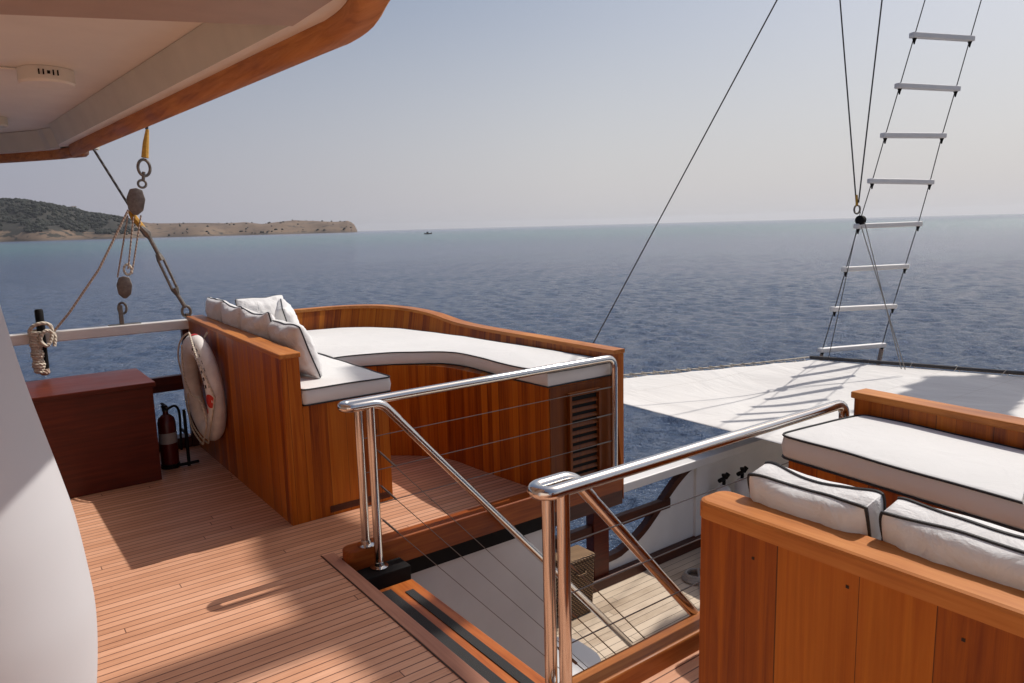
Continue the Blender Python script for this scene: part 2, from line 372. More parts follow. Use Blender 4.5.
# ------------------------------------------------------------------ upper deck
mb = MB()
for x0, x1, y0, y1 in [(-4, 1.34, -4, 6.5), (1.34, 3.5, 3.45, 6.6), (1.34, 3.4, -4, 1.76)]:
    mb.add([(x0, y0, 0), (x1, y0, 0), (x1, y1, 0), (x0, y1, 0)], [[0, 1, 2, 3]])
struct(mb.build('upper_deck', M['deck']))
mb = MB().box(-4, 1.395, -4, 6.5, -.2, -.006).box(1.396, 3.40, 3.455, 6.6, -.22, -.006).box(1.396, 3.30, -4, 1.745, -.22, -.006)
struct(mb.build('deck_edge', M['black']))  # black paints in the shade on the inner sides of the stair opening
mb = MB().box(1.338, 1.405, 1.72, 3.54, -.02, .004, .003)
mb.box(1.332, 1.3375, 1.70, 3.55, -.02, .002)
b = struct(mb.build('deck_margin', M['trim']))
mb = MB().box(1.3325, 1.3372, 1.72, 3.546, -.001, .0045); struct(mb.build('deck_seam', M['bolt']))

# opening coamings
def roundpoly(x0, x1, y0, y1, rr, ends=(1, 1)):
    P = []
    for cx, cy, a0, e in ((x1-rr, y0+rr, -90, ends[1]), (x1-rr, y1-rr, 0, ends[1]), (x0+rr, y1-rr, 90, ends[0]), (x0+rr, y0+rr, 180, ends[0])):
        if e:
            for k in range(7): P.append((cx+rr*math.cos(R(a0+15*k)), cy+rr*math.sin(R(a0+15*k))))
        else:
            P.append({(-90): (x1, y0), 0: (x1, y1), 90: (x0, y1), 180: (x0, y0)}[a0])
    return P
def bevprism(poly, z0, z1, b=.008):
    bm = bmesh.new(); vs = [bm.verts.new((x, y, z0)) for x, y in poly]; fc = bm.faces.new(vs)
    e = bmesh.ops.extrude_face_region(bm, geom=[fc]); up = [v for v in e['geom'] if isinstance(v, bmesh.types.BMVert)]
    for v in up: v.co.z = z1
    bm.normal_update(); top = [q for q in bm.faces if all(v in up for v in q.verts)]
    if b: bmesh.ops.bevel(bm, geom=[ed for q in top for ed in q.edges], offset=b, segments=2, profile=.5, affect='EDGES')
    return bm
solo(MB().bm(bevprism(roundpoly(1.407, 3.40, 3.365, 3.47, .05, (1, 0)), -.085, .058)), 'coaming', M['mahog2'], 'varnished wooden coaming in front of the curved sofa, under the far railing', 'coaming', 'coamings of the stair opening')
solo(MB().bm(bevprism(roundpoly(1.43, 3.25, 1.735, 1.84, .03, (1, 0)), -.085, .082)), 'coaming', M['capx'], 'varnished wooden coaming beside the near railing and its double posts', 'coaming', 'coamings of the stair opening')
solo(MB().box(1.40, 2.84, 3.50, 3.56, -2.3, -.225), 'bulkhead', M['bulk'], 'plain off-white wall panel below the far railing inside the stair opening', 'wall panel')
mb = MB().bm(bevprism(roundpoly(2.86, 3.50, 3.57, 4.12, .2), -2.3, -1.5, .01))
solo(mb, 'cabinet', M['bulk'], 'low white round-cornered cabinet on the lower deck behind the near posts', 'cabinet', smooth=True)

# stairs
st = thing('staircase', 'steep orange varnished stairs with black grip strips going below deck', 'staircase', (1.6, 2.6, -2.3))
for k in range(9):
    z = -.12-.24*k; x0 = 1.42+.2*k if k else 1.40; x1 = 1.70+.2*k
    tr = MB().box(x0, x1, 1.90, 3.23, z-.045, z, .006).build('tread', M['tread'], st)
    mb = MB()
    for s, e_, yy in ((.065, .155, 3.19), (.20, .245, 3.12)):
        xs = x1-.30+s
        if xs > x0+.005: MB().box(xs, x1-.30+e_, 1.93, yy, z+.0005, z+.0045).build('grip_strip', M['grip'], tr)
MB().prism([(1.45, -.17), (1.55, -.17), (3.35, -2.3), (3.2, -2.3)], 2.2, 2.26, Matrix(((1, 0, 0, 0), (0, 0, 1, 0), (0, 1, 0, 0), (0, 0, 0, 1)))).build('stringer', M['dwood'], st)
solo(MB().box(1.408, 1.70, 3.236, 3.362, -.40, -.047, .004), 'landing_block', M['black'], 'black painted block at the stair head under the far railing post', 'block')

# ------------------------------------------------------------------ railings
def bez_corner(a, b, c, rr, n=6):
    a, b, c = map(Vector, (a, b, c)); p = b+(a-b).normalized()*rr; q = b+(c-b).normalized()*rr
    return [p.lerp(b, t_).lerp(b.lerp(q, t_), t_) for t_ in [i/n for i in range(n+1)]]
def railing(label, ym, yr, pm, pr, zbm, zbr, xend, down, xi, zb_far, which):
    g = thing('railing', label, 'railing', (1.6, ym, 0), 'steel railings of the stair opening')
    Zt = .83; yc = (ym+yr)/2; hr = abs(ym-yr)/2; sg = 1 if yr > ym else -1; rad = .0245
    pts = [(xend, ym, down)]+[tuple(p) for p in bez_corner((xend, ym, down), (xend, ym, Zt), (xi, ym, Zt), .07)]
    pts += [(x, ym, Zt) for x in np.linspace(xend-.15, 1.48, 6)]
    for k in range(0, 13):
        a = R(-90+180*k/12); pts.append((1.47-hr*math.cos(a), yc+sg*hr*math.sin(a), Zt))
    # diagonal handrail
    dx, dz = 1.827, -2.06
    st_ = Vector((1.62, yr, Zt)); end = Vector((1.62+dx*.99, yr, Zt+dz*.99))
    pts += [tuple(p) for p in bez_corner((1.48, yr, Zt), tuple(st_), tuple(end), .05)]
    o = MB().tube(pts+[tuple(st_.lerp(end, .05))], rad, 14).build('top_rail', M['steel'], g, True, 60)
    MB().tube([tuple(st_.lerp(end, t_)) for t_ in (.045, .5, 1)], rad*.92, 14).build('handrail', M['steel'], g, True, 60)
    for px, py, zb in ((pm, ym, zbm), (pr, yr, zbr)):
        o = MB().tube([(px, py, zb), (px, py, Zt-.005)], .0225, 14).build('post', M['steel'], g, True, 60)
        MB().lathe(px, py, [(.048, zb), (.048, zb+.006), (.028, zb+.012), (.026, zb+.03)], 20).build('flange', M['steel'], o, True, 35)
    for dz_ in (.195, .38, .565):
        MB().tube([(pm, ym, Zt-dz_), (xend, ym, Zt-dz_)], .0024, 6).tube([(xend-.16, ym, Zt-dz_), (xend-.03, ym, Zt-dz_)], .005, 6).build('wire', M['wire'], g)
        a = Vector((pr, yr, Zt-dz_-.02)); b_ = a+Vector((dx, 0, dz))*1.0
        MB().tube([a, b_], .0023, 6).tube([a.lerp(b_, .02), a.lerp(b_, .065)], .006, 6).build('wire', M['wire'], g)
    return g
railing('polished steel railing in front of the curved sofa and louvred panel', 3.40, 3.32, 1.53, 1.56, .058, -.045, 3.36, .05, 2.5, 0, 0)
railing('polished steel railing nearest the camera, running to the right bench', 1.77, 1.85, 1.51, 1.51, .082, -.085, 3.28, .72, 2.5, 0, 1)

# ------------------------------------------------------------------ cushions
def offset(poly, dd):
    n = len(poly); out = []
    ar = sum(poly[i][0]*poly[(i+1) % n][1]-poly[(i+1) % n][0]*poly[i][1] for i in range(n)); sg = 1 if ar > 0 else -1
    for i in range(n):
        a, b, c = Vector(poly[i-1]), Vector(poly[i]), Vector(poly[(i+1) % n])
        n1 = (b-a).normalized(); n2 = (c-b).normalized(); nn = Vector((-(n1.y+n2.y), n1.x+n2.x))
        if nn.length < 1e-6: nn = Vector((-n1.y, n1.x))
        nn.normalize(); k = 1/max(.5, nn.dot(Vector((-n1.y, n1.x)))); p = b+nn*dd*sg*k; out.append((p.x, p.y))
    return out
def dense(poly, step=.05):
    out = []
    for i in range(len(poly)):
        a, b = Vector(poly[i]), Vector(poly[(i+1) % len(poly)]); n = max(1, int((b-a).length/step))
        out += [tuple(a.lerp(b, k/n)) for k in range(n)]
    return out
def smoothpoly(poly, corners, rr=.03):
    """round listed corners"""
    out = []
    for i, p in enumerate(poly):
        if i in corners:
            out += [(q.x, q.y) for q in bez_corner((*poly[i-1], 0), (*p, 0), (*poly[(i+1) % len(poly)], 0), rr, 4)]
        else: out.append(p)
    return out
def cushion(name, poly, z0, z1, label, group, rr=.012, wob=.005, seedv=0):
    P = dense(poly, .045); n = len(P); g = thing(name, label, 'cushion', (P[0][0], P[0][1], z0), group)
    prof = [(rr, z0), (rr*.3, z0+rr*.3), (0, z0+rr), (-.006, (z0+z1)/2), (0, z1-rr), (rr*.3, z1-rr*.3), (rr, z1), (max(rr*1.6, .022), z1+.002), (.07, z1+.008), (.12, z1+.010)][:8]
    vs = []; fs = []
    for dd, z in prof:
        for (x, y) in offset(P, dd):
            w = noise.noise(Vector((x*4+seedv, y*4, z0)))*wob
            vs.append((x, y, z+(w if z > (z0+z1)/2 else 0)))
    for i in range(len(prof)-1):
        for k in range(n): fs.append([i*n+k, i*n+(k+1) % n, (i+1)*n+(k+1) % n, (i+1)*n+k])
    fs.append(list(range(n))[::-1]); fs.append([(len(prof)-1)*n+k for k in range(n)])
    MB().add(vs, fs).build('body', M['cushion'], g, True, 50)
    for zz, dz_ in ((z1-rr*.2, 1), (z0+rr*.2, 0)):
        MB().tube([(x, y, zz+(noise.noise(Vector((x*4+seedv, y*4, z0)))*wob if dz_ else 0)) for x, y in offset(P, -.0005)], .0048, 6, closed=True).build('piping', M['pipe'], g)
    return g

front = [(2.02, 5.02), (2.2, 5.0), (2.38, 4.90), (2.55, 4.76), (2.68, 4.60), (2.74, 4.42), (2.755, 4.2), (2.785, 3.9), (2.835, 3.45)]
inner = [(3.42, 3.45), (3.39, 4.2), (3.33, 5.0), (3.28, 5.45), (3.235, 5.75), (3.15, 6.05), (3.02, 6.3), (2.8, 6.47), (2.45, 6.55), (1.475, 6.58)]
outer = [(3.50, 3.45, .865), (3.515, 4.2, .865), (3.51, 5.05, .868), (3.50, 5.45, .885), (3.46, 5.8, .935), (3.38, 6.15, .965), (3.2, 6.48, .982), (2.9, 6.68, .985), (2.45, 6.72, .985), (1.48, 6.72, .985)]
def cat(pts, n=5):
    """Catmull-Rom densify of tuples"""
    out = []; P = [Vector(p) for p in pts]
    for i in range(len(P)-1):
        p0 = P[max(i-1, 0)]; p1 = P[i]; p2 = P[i+1]; p3 = P[min(i+2, len(P)-1)]
        for k in range(n):
            t_ = k/n; out.append(tuple(.5*((2*p1)+(-p0+p2)*t_+(2*p0-5*p1+4*p2-p3)*t_*t_+(-p0+3*p1-3*p2+p3)*t_**3)))
    out.append(tuple(P[-1])); return out

sf = thing('curved_sofa', 'curved varnished teak bench sofa with white cushions left of centre', 'sofa', (2.0, 5.2, 0), 'built-in deck sofas')
# arm back along x=1.365
def backwall(x0, x1, y0, y1, za, zb, zbot, bev=0):
    return MB().add([(x0, y0, zbot), (x1, y0, zbot), (x1, y1, zbot), (x0, y1, zbot), (x0, y0, za), (x1, y0, za), (x1, y1, zb), (x0, y1, zb)], [[0, 1, 5, 4], [1, 2, 6, 5], [2, 3, 7, 6], [3, 0, 4, 7], [4, 5, 6, 7], [0, 3, 2, 1]])
backwall(1.365, 1.472, 4.04, 6.14, .992, 1.037, 0).build('side_back', M['teak'], sf)
mb = backwall(1.355, 1.482, 4.03, 6.15, 1.022, 1.067, 0); mb.v = [(x, y, z if z > 0 else (.993 if y < 5 else 1.038)) for x, y, z in mb.v]
cp = mb.build('cap_rail', M['cap'], sf)
md = cp.modifiers.new('b', 'BEVEL'); md.width = .006; md.segments = 2
mb = MB(); MB_ = []
poly = [(1.474, 4.04), (2.02, 4.04)]+[(x, y) for x, y, _ in cat([(*p, 0) for p in front])]+[(3.41, 3.45), (3.38, 4.2), (3.2, 5.6), (2.9, 6.3), (2.4, 6.5), (1.474, 6.56)]
poly = [p for i, p in enumerate(poly) if i == 0 or (Vector(p)-Vector(poly[i-1])).length > .001]
MB().prism(poly, 0.001, .70).build('seat_base', M['teak'], sf)
MB().box(1.60, 2.0, 4.036, 4.0405, .02, .06).build('plinth', M['dwood'], sf)
# end panel carries on below the deck edge
MB().box(2.79, 3.49, 3.452, 3.50, -.23, -.002).build('end_skirt', M['dwood'], sf)
# curved back
In = cat([(*p, 0) for p in inner]); Ou = cat(outer); vs = []; fs = []
cv = []
for a, b in zip(In, Ou):
    A_, B_ = Vector((a[0], a[1])), Vector((b[0], b[1])); dn = (A_-B_).normalized(); it = B_+dn*min(.085, (A_-B_).length); zt = b[2]-.028
    vs += [(A_.x, A_.y, .6), (it.x, it.y, zt), (B_.x, B_.y, zt), (B_.x, B_.y, -.2)]
    cv += [(it.x+dn.x*.012, it.y+dn.y*.012, zt+.001), (it.x+dn.x*.012, it.y+dn.y*.012, b[2]), (B_.x-dn.x*.012, B_.y-dn.y*.012, b[2]), (B_.x-dn.x*.012, B_.y-dn.y*.012, zt+.001)]
n = len(In)
fs = [[i*4+k, i*4+(k+1) % 4, (i+1)*4+(k+1) % 4, (i+1)*4+k] for i in range(n-1) for k in range(4)]+[[0, 1, 2, 3], [(n-1)*4+k for k in range(4)]]
MB().add(vs, fs).build('curved_back', M['teak'], sf, True, 35)
o = MB().add(cv, fs).build('cap_rail', M['cap'], sf, True, 35)
# louvre vent
MB().box(2.842, 3.415, 3.444, 3.4495, .001, .69).build('end_panel', M['teak3'], sf)
lv = MB().box(3.00, 3.235, 3.4385, 3.4435, .01, .625).build('louvre_vent', M['black'], sf)  # flat black plate stands in for the shaded recess behind the slats
mb = MB()
for k in range(12):
    z = .6-k*.05; mb.add([(3.002, 3.437, z-.018), (3.233, 3.437, z-.018), (3.233, 3.422, z-.034), (3.002, 3.422, z-.034), (3.002, 3.437, z-.026), (3.233, 3.437, z-.026), (3.233, 3.422, z-.041), (3.002, 3.422, z-.041)], [[0, 1, 2, 3], [4, 5, 6, 7], [2, 3, 7, 6], [0, 1, 5, 4], [0, 3, 7, 4], [1, 2, 6, 5]])
mb.build('slats', M['teak3'], lv)
MB().box(2.98, 3.0, 3.412, 3.444, -.0, .64, .002).box(3.235, 3.255, 3.412, 3.444, 0, .64, .002).box(3.0, 3.235, 3.412, 3.444, .618, .64, .002).build('frame', M['teak3'], lv)
# arm cushion and curved cushion
cg = 'white seat cushions with black piping'
cushion('seat_cushion', smoothpoly([(1.478, 4.028), (2.045, 4.028), (2.05, 6.5), (1.478, 6.5)], {0, 1}), .704, .80, 'white seat cushion on the left arm of the curved sofa, pillows along it', cg)
cf = [(x, y) for x, y, _ in cat([(*p, 0) for p in [(2.058, 4.95), (2.22, 4.95), (2.42, 4.87), (2.6, 4.75), (2.77, 4.60), (2.83, 4.40), (2.83, 4.15), (2.815, 3.85), (2.825, 3.44)]])]
ci = [(x-.012, y-.012) for x, y, _ in cat([(*p, 0) for p in inner[1:9]])]
cushion('seat_cushion', cf+[(3.405, 3.44)]+ci+[(2.058, 6.53)], .702, .797, 'long curved white seat cushion lining the rounded sofa back', cg, seedv=5)

def pillow(name, cen, wv, hv, W, H, T, label, group, seedv=0, sag=.0, box=False, power=.42):
    wv = Vector(wv).normalized(); hv = Vector(hv).normalized(); nv = wv.cross(hv).normalized(); hv = nv.cross(wv).normalized(); cen = Vector(cen); N = 30
    g = thing(name, label, 'pillow', cen-hv*H/2, group)
    def P(a, b, side):
        ea = 1-abs(a)**2.6; eb = 1-abs(b)**2.6; t_ = (max(ea, 0)*max(eb, 0))**power
        pull = 1-.07*(1-abs(a)**2)*abs(b)**3; pull2 = 1-.06*(1-abs(b)**2)*abs(a)**3
        x = a*W/2*pull2; y = b*H/2*pull-sag*(1-a*a)*(b > 0)*b
        q = cen+wv*x+hv*y; edge = min(1, (1-abs(a))*7)*min(1, (1-abs(b))*7)
        w = noise.fractal(Vector((a*2.2+seedv, b*2.2, side*3.)), 1, 2, 4)*.018*edge+noise.noise(Vector((a*7+seedv, b*1.5, 5.)))*.010*edge*(b > 0)+noise.noise(Vector((a*13+seedv, b*3.5, 8.)))*.006*edge
        w *= .38 if box else .72
        th = T/2*t_ + (T*.17 if box else 0)*(1 if max(abs(a), abs(b)) < .999 else 1)
        q2 = q+nv*side*(th+w)
        q2 += hv*noise.noise(Vector((a*2+seedv, 1.7, 0)))*(.005 if box else .011)
        return q2
    vs = []; fs = []
    for side in (1, -1):
        for i in range(N+1):
            for j in range(N+1):
                a = math.sin((i/N-.5)*math.pi); b = math.sin((j/N-.5)*math.pi); a = .6*a+.4*(2*i/N-1); b = .6*b+.4*(2*j/N-1)
                # round corners
                m_ = max(abs(a), abs(b)); 
                if m_ > 0: 
                    k = 1-.045*(min(abs(a), abs(b))**6); a *= k; b *= k
                vs.append(P(a, b, side))
    K = (N+1)**2
    for s in (0, 1):
        for i in range(N):
            for j in range(N):
                q = [s*K+i*(N+1)+j, s*K+(i+1)*(N+1)+j, s*K+(i+1)*(N+1)+j+1, s*K+i*(N+1)+j+1]; fs.append(q)
    ring = [(i, 0) for i in range(N)]+[(N, j) for j in range(N)]+[(i, N) for i in range(N, 0, -1)]+[(0, j) for j in range(N, 0, -1)]
    ids = [i*(N+1)+j for i, j in ring]
    for a, b in zip(ids, ids[1:]+ids[:1]): fs.append([a, b, K+b, K+a])
    MB().add(vs, fs).build('body', M['pillow'], g, True, 60)
    if box:
        for s in (0, 1): MB().tube([vs[s*K+i] for i in ids], .0042, 6, closed=True).build('piping', M['pipe'], g)
    else: MB().tube([(vs[i]+vs[K+i])/2 for i in ids], .0048, 6, closed=True).build('piping', M['pipe'], g)
    return g
pg = 'white pillows leaning on the curved sofa'
ln = (-.30, 0, 1)
pillow('pillow', (1.625, 4.53, .975), (0, 1, 0), (-.34, 0.02, 1), .56, .36, .17, 'plump white pillow with black piping, nearest on the curved sofa arm', pg, 1)
pillow('pillow', (1.575, 4.98, 1.0), (-.04, 1, 0), (-.22, .05, 1), .52, .40, .15, 'second white pillow from the near end of the sofa arm', pg, 2, .02)
pillow('pillow', (1.56, 5.46, 1.01), (.03, 1, 0), (-.2, -.03, 1), .54, .40, .15, 'third white pillow from the near end of the sofa arm', pg, 3, .015)
pillow('pillow', (1.56, 5.91, 1.01), (0, 1, 0), (-.16, 0, 1), .44, .42, .15, 'farthest white pillow on the sofa arm, beside the white side rail', pg, 4)
pillow('pillow', (2.0, 6.25, .985), (1, .25, 0), (-.05, .3, 1), .46, .38, .14, 'white pillow propped in the rear corner of the curved sofa', pg, 5)
pillow('pillow', (2.10, 5.95, .95), (.30, .92, .12), (-.22, .1, 1), .40, .37, .16, 'white pillow standing on its corner in front of the sofa back', pg, 6)

# ------------------------------------------------------------------ right sofa
s2 = thing('teak_sofa', 'varnished teak bench sofa filling the right foreground', 'sofa', (2.2, .2, 0), 'built-in deck sofas')
MB().box(1.379, 1.472, -2.6, 1.095, 0.001, .985).build('aft_back', M['teak2'], s2)
MB().bm(bevprism(roundpoly(1.368, 1.482, -2.6, 1.108, .035), .987, 1.03, .010)).build('cap_rail', M['cap'], s2)
MB().box(1.474, 2.02, -2.6, 1.02, .001, .70).build('seat_base', M['teak'], s2)
rot = Matrix.Translation((2.676, 1.725, 0)) @ Matrix.Rotation(R(-5.9), 4, 'Z')
def rb(x0, x1, y0, y1, z0, z1, bev=0): return MB().box(x0, x1, y0, y1, z0, z1, bev, rot)
rb(.03, .60, -4.2, -.03, .001, .70).build('bench_base', M['teak'], s2)
rb(.585, .675, -4.2, .05, -.2, .865).build('forward_back', M['teak'], s2)
rb(.575, .69, -4.2, .065, .866, .898, .006).build('cap_rail', M['cap'], s2)
for k, (y, z) in enumerate([(.86, .955), (.52, .94), (.30, .955), (.10, .95), (.70, .96)]):
    pass
for y, z in [(.945, .93), (.72, .95), (.50, .935)]: MB().box(1.3775, 1.3792, y-.0032, y+.0032, z-.0032, z+.0032).build('wood_plug', M['bolt'], s2)
def rp(x, y): v = rot @ Vector((x, y, 0)); return (v.x, v.y)
cushion('seat_cushion', smoothpoly([rp(0, -4.2), rp(.578, -4.2), rp(.575, -.0), rp(0, 0)], {2, 3}, .05), .704, .805, 'long white seat cushion on the forward bench at the right', cg, .016, seedv=9)
cushion('seat_cushion', [(1.478, -2.6), (2.03, -2.6), (2.03, 1.02), (1.478, 1.02)], .704, .80, 'white seat cushion under the pillows behind the right teak panel', cg, .012, seedv=12)
pg2 = 'white pillows behind the right teak panel'
pillow('pillow', (1.548, .885, .915), (0, 1, 0), (-.20, 0, 1), .305, .385, .125, 'white pillow with black piping at the left end behind the right teak panel', pg2, 11, box=True, power=.35)
pillow('pillow', (1.548, .518, .918), (.01, 1, 0), (-.20, 0, 1), .395, .385, .125, 'middle white pillow behind the right teak panel, creased along its top', pg2, 12, box=True, power=.35)
pillow('pillow', (1.548, .098, .918), (.01, 1, 0), (-.20, 0, 1), .40, .385, .125, 'white pillow outside the right edge behind the teak panel', pg2, 15, box=True, power=.35)
pillow('pillow', (1.97, .45, .90), (.45, 1, .25), (-.5, .2, 1), .34, .34, .12, 'white pillow at the right edge in front of the forward bench', pg2, 14)

# ------------------------------------------------------------------ chest, extinguisher, buoy
ch = thing('locker_chest', 'dark red mahogany locker chest on the left of the deck', 'chest', (.2, 5.75, 0))
MB().box(-1.2, .94, 5.45, 6.10, .004, .672).build('body', M['mahog'], ch)
MB().box(-1.21, .957, 5.43, 6.12, .675, .708, .004).build('lid', M['mahog'], ch)
ex = thing('fire_extinguisher', 'red fire extinguisher standing beside the mahogany chest', 'fire extinguisher', (1.055, 5.72, 0))
MB().lathe(1.055, 5.72, [(.056, .03), (.062, .035), (.062, .34), (.055, .375), (.03, .40), (.02, .405), (.018, .43)], 28).build('cylinder', M['red'], ex, True, 40)
MB().lathe(1.055, 5.72, [(.0632, .19), (.0632, .27)], 28).build('label', M['label'], ex, True, 30)
hd = MB().lathe(1.055, 5.72, [(.022, .428), (.024, .45), (.015, .47)], 16).build('valve', M['galv'], ex, True)
MB().box(1.03, 1.05, 5.60, 5.74, .455, .467, .002).box(1.03, 1.05, 5.61, 5.74, .478, .49, .002).build('handle', M['black'], hd)
MB().tube(cat([(1.07, 5.72, .44), (1.12, 5.70, .46), (1.145, 5.70, .40), (1.14, 5.70, .25), (1.135, 5.70, .12)]), .009, 8).build('hose', M['black'], ex)
MB().lathe(1.055, 5.72, [(.066, .0), (.066, .03)], 24).build('foot_ring', M['black'], ex)
bk = MB().tube([(1.17, 5.66, .0), (1.17, 5.66, .43)], .012, 8).tube([(1.10, 5.66, .02), (1.24, 5.66, .02)], .012, 8).tube([(1.17, 5.66, .25), (1.17, 5.82, .25)], .01, 8)
solo(bk, 'bracket', M['black'], 'slim black metal stand beside the red fire extinguisher', 'stand')

# lifebuoy leaning on the sofa side
by_ = thing('lifebuoy', 'scuffed white lifebuoy with red patches hanging on the sofa side', 'lifebuoy', (1.29, 5.47, .2))
BM = Matrix.Translation((1.284, 5.52, .60)) @ Matrix.Rotation(R(1.5), 4, 'Z') @ Matrix.Rotation(R(86), 4, 'Y')   # local z -> +x
def ring(Rm, rr, a0=0, a1=360, n=64, k=16, grow=0, sq=1.18):
    vs = []; fs = []
    N = n if a1-a0 >= 360 else n+1
    for i in range(N):
        a = R(a0+(a1-a0)*i/n)
        for j in range(k):
            b = 2*math.pi*j/k; d_ = rr+grow
            vs.append(BM @ Vector(((Rm+d_*sq*math.cos(b))*math.cos(a)*1.08, (Rm+d_*sq*math.cos(b))*math.sin(a), d_*math.sin(b))))
    for i in range(n):
        i2 = (i+1) % N
        for j in range(k): fs.append([i*k+j, i*k+(j+1) % k, i2*k+(j+1) % k, i2*k+j])
    return MB().add(vs, fs)
ring(.298, .060).build('ring', M['buoy'], by_, True, 60)
# lettering on the face, too small to read in the photo: short dark strokes
mb = MB()
def patch(a, rd, da, dr, gap=-.0605):
    q = []
    for s, t_ in ((-1, -1), (1, -1), (1, 1), (-1, 1)):
        aa = R(a+s*da); rr_ = rd+t_*dr; q.append(BM @ Vector((rr_*math.cos(aa)*1.08, rr_*math.sin(aa), gap)))
    return q
def tpt(a, b, g_=.0015):
    a = R(a); b = R(b); d_ = .060+g_; return BM @ Vector(((.298+d_*1.18*math.cos(b))*math.cos(a)*1.08, (.298+d_*1.18*math.cos(b))*math.sin(a), d_*math.sin(b)))
def stroke(a0, b0, a1, b1, w=1.5):
    q = [tpt(a0-w, b0), tpt(a0+w, b0), tpt(a1+w, b1), tpt(a1-w, b1)]; mb.add(q, [[0, 1, 2, 3]])
for a in range(204, 262, 9):
    stroke(a-1.8, -95, a-1.2, -45, 1.0); stroke(a+1.6, -95, a+1.0, -45, .9); stroke(a, -80, a, -66, 2.0)
for a in []:
    for (s, t_, w, hh) in ((-2.4, 0, .9, .022), (2.2, 0, .9, .022), (0, .0, 2.2, .006)):
        mb.add(patch(a+s, .285+t_, w, hh), [[0, 1, 2, 3]])
mb.build('lettering', M['black'], by_)
def decal(ac, bc, ra, rb_):
    m2 = MB(); P_ = [tpt(ac, bc, .0025)]+[tpt(ac+ra*math.cos(2*math.pi*k/20), bc+rb_*math.sin(2*math.pi*k/20), .0022) for k in range(20)]
    m2.add(P_, [[0, 1+k, 1+(k+1) % 20] for k in range(20)]).build('red_decal', M['reddecal'], by_)
decal(275, -62, 8, 36); decal(262, -125, 13, 18); decal(290, -100, 5, 14); decal(182, 0, 4, 25)
pts = []
for i in range(0, 65):
    a = 2*math.pi*i/64; sw = .385+.035*abs(math.sin(2*a))*-1; drop = 0.0
    pts.append(BM @ Vector(((sw)*math.cos(a)*1.08, sw*math.sin(a), -.03-.035*abs(math.sin(2*a)))))
MB().tube(pts, .0065, 6, closed=True).build('grab_line', M['ropew'], by_)
pts = cat([BM @ Vector((-.30*1.08, .10, -.07)), BM @ Vector((-.1, .12, -.085)), BM @ Vector((.03, .0, -.085)), BM @ Vector((.04, -.2, -.08)), BM @ Vector((.2, -.26, -.08)), BM @ Vector((.36, -.1, -.08)), BM @ Vector((.42, .05, -.06)), BM @ Vector((.3, .2, -.08)), BM @ Vector((.04, .1, -.085))])
MB().tube(pts, .006, 6).build('grab_line', M['ropew'], by_)
MB().tube([BM @ Vector((-.32, 0, .04)), BM @ Vector((-.40, -.02, .09))], .008, 6).build('hanger', M['ropew'], by_)

# ------------------------------------------------------------------ port side rail and rigging (plane y ~ 6.4)
wr = thing('side_rail', 'white painted side rail running left from the curved sofa', 'rail', (0, 6.4, .9))
MB().box(-3.5, 1.385, 6.16, 6.24, .962, 1.04, .008).build('rail_beam', M['white'], wr)
for x in (1.345, -.9, -2.6):
    MB().box(x-.025, x+.025, 6.17, 6.23, .0, .96).build('stanchion', M['dwood'], wr)
lr = MB().box(-3.5, 1.318, 6.17, 6.232, .48, .60, .006)
solo(lr, 'lower_rail', M['mahog'], 'dark mahogany lower rail between the chest and the lifebuoy', 'rail')
solo(MB().box(-3.5, 1.315, 6.16, 6.30, .003, .09, .006), 'toe_rail', M['dwood'], 'low dark wooden toe rail along the left deck edge', 'rail')
# belaying pin + coil
bp = thing('belaying_pin', 'dark belaying pin wrapped in white rope on the side rail', 'belaying pin', (.41, 6.34, .7))
MB().lathe(.415, 6.335, [(.018, .76), (.022, .80), (.022, 1.04), (.027, 1.06), (.027, 1.20), (.02, 1.21)], 14).build('pin', M['black'], bp, True)
co_ = []
for i in range(0, 16*12):
    a = 2*math.pi*i/12; z = 1.06-.30*i/(16*12); rr_ = .030+.005*math.sin(i*.13); co_.append((.375+rr_*1.0*math.cos(a), 6.325+rr_*math.sin(a), z))
MB().tube(co_, .0115, 7).build('rope_coil', M['ropew'], bp, True, 80)
co_ = cat([(.34, 6.30, 1.06), (.37, 6.28, 1.10), (.43, 6.27, 1.115), (.475, 6.30, 1.08), (.465, 6.29, .99), (.43, 6.28, .95), (.40, 6.28, 1.0), (.44, 6.28, 1.06), (.49, 6.31, 1.02), (.48, 6.30, .94)])
MB().tube(co_, .013, 7).build('rope_turns', M['ropew'], bp, True, 80)
MB().lathe(.405, 6.33, [(.02, .735), (.034, .75), (.03, .78)], 12).build('rope_end', M['rope'], bp, True)

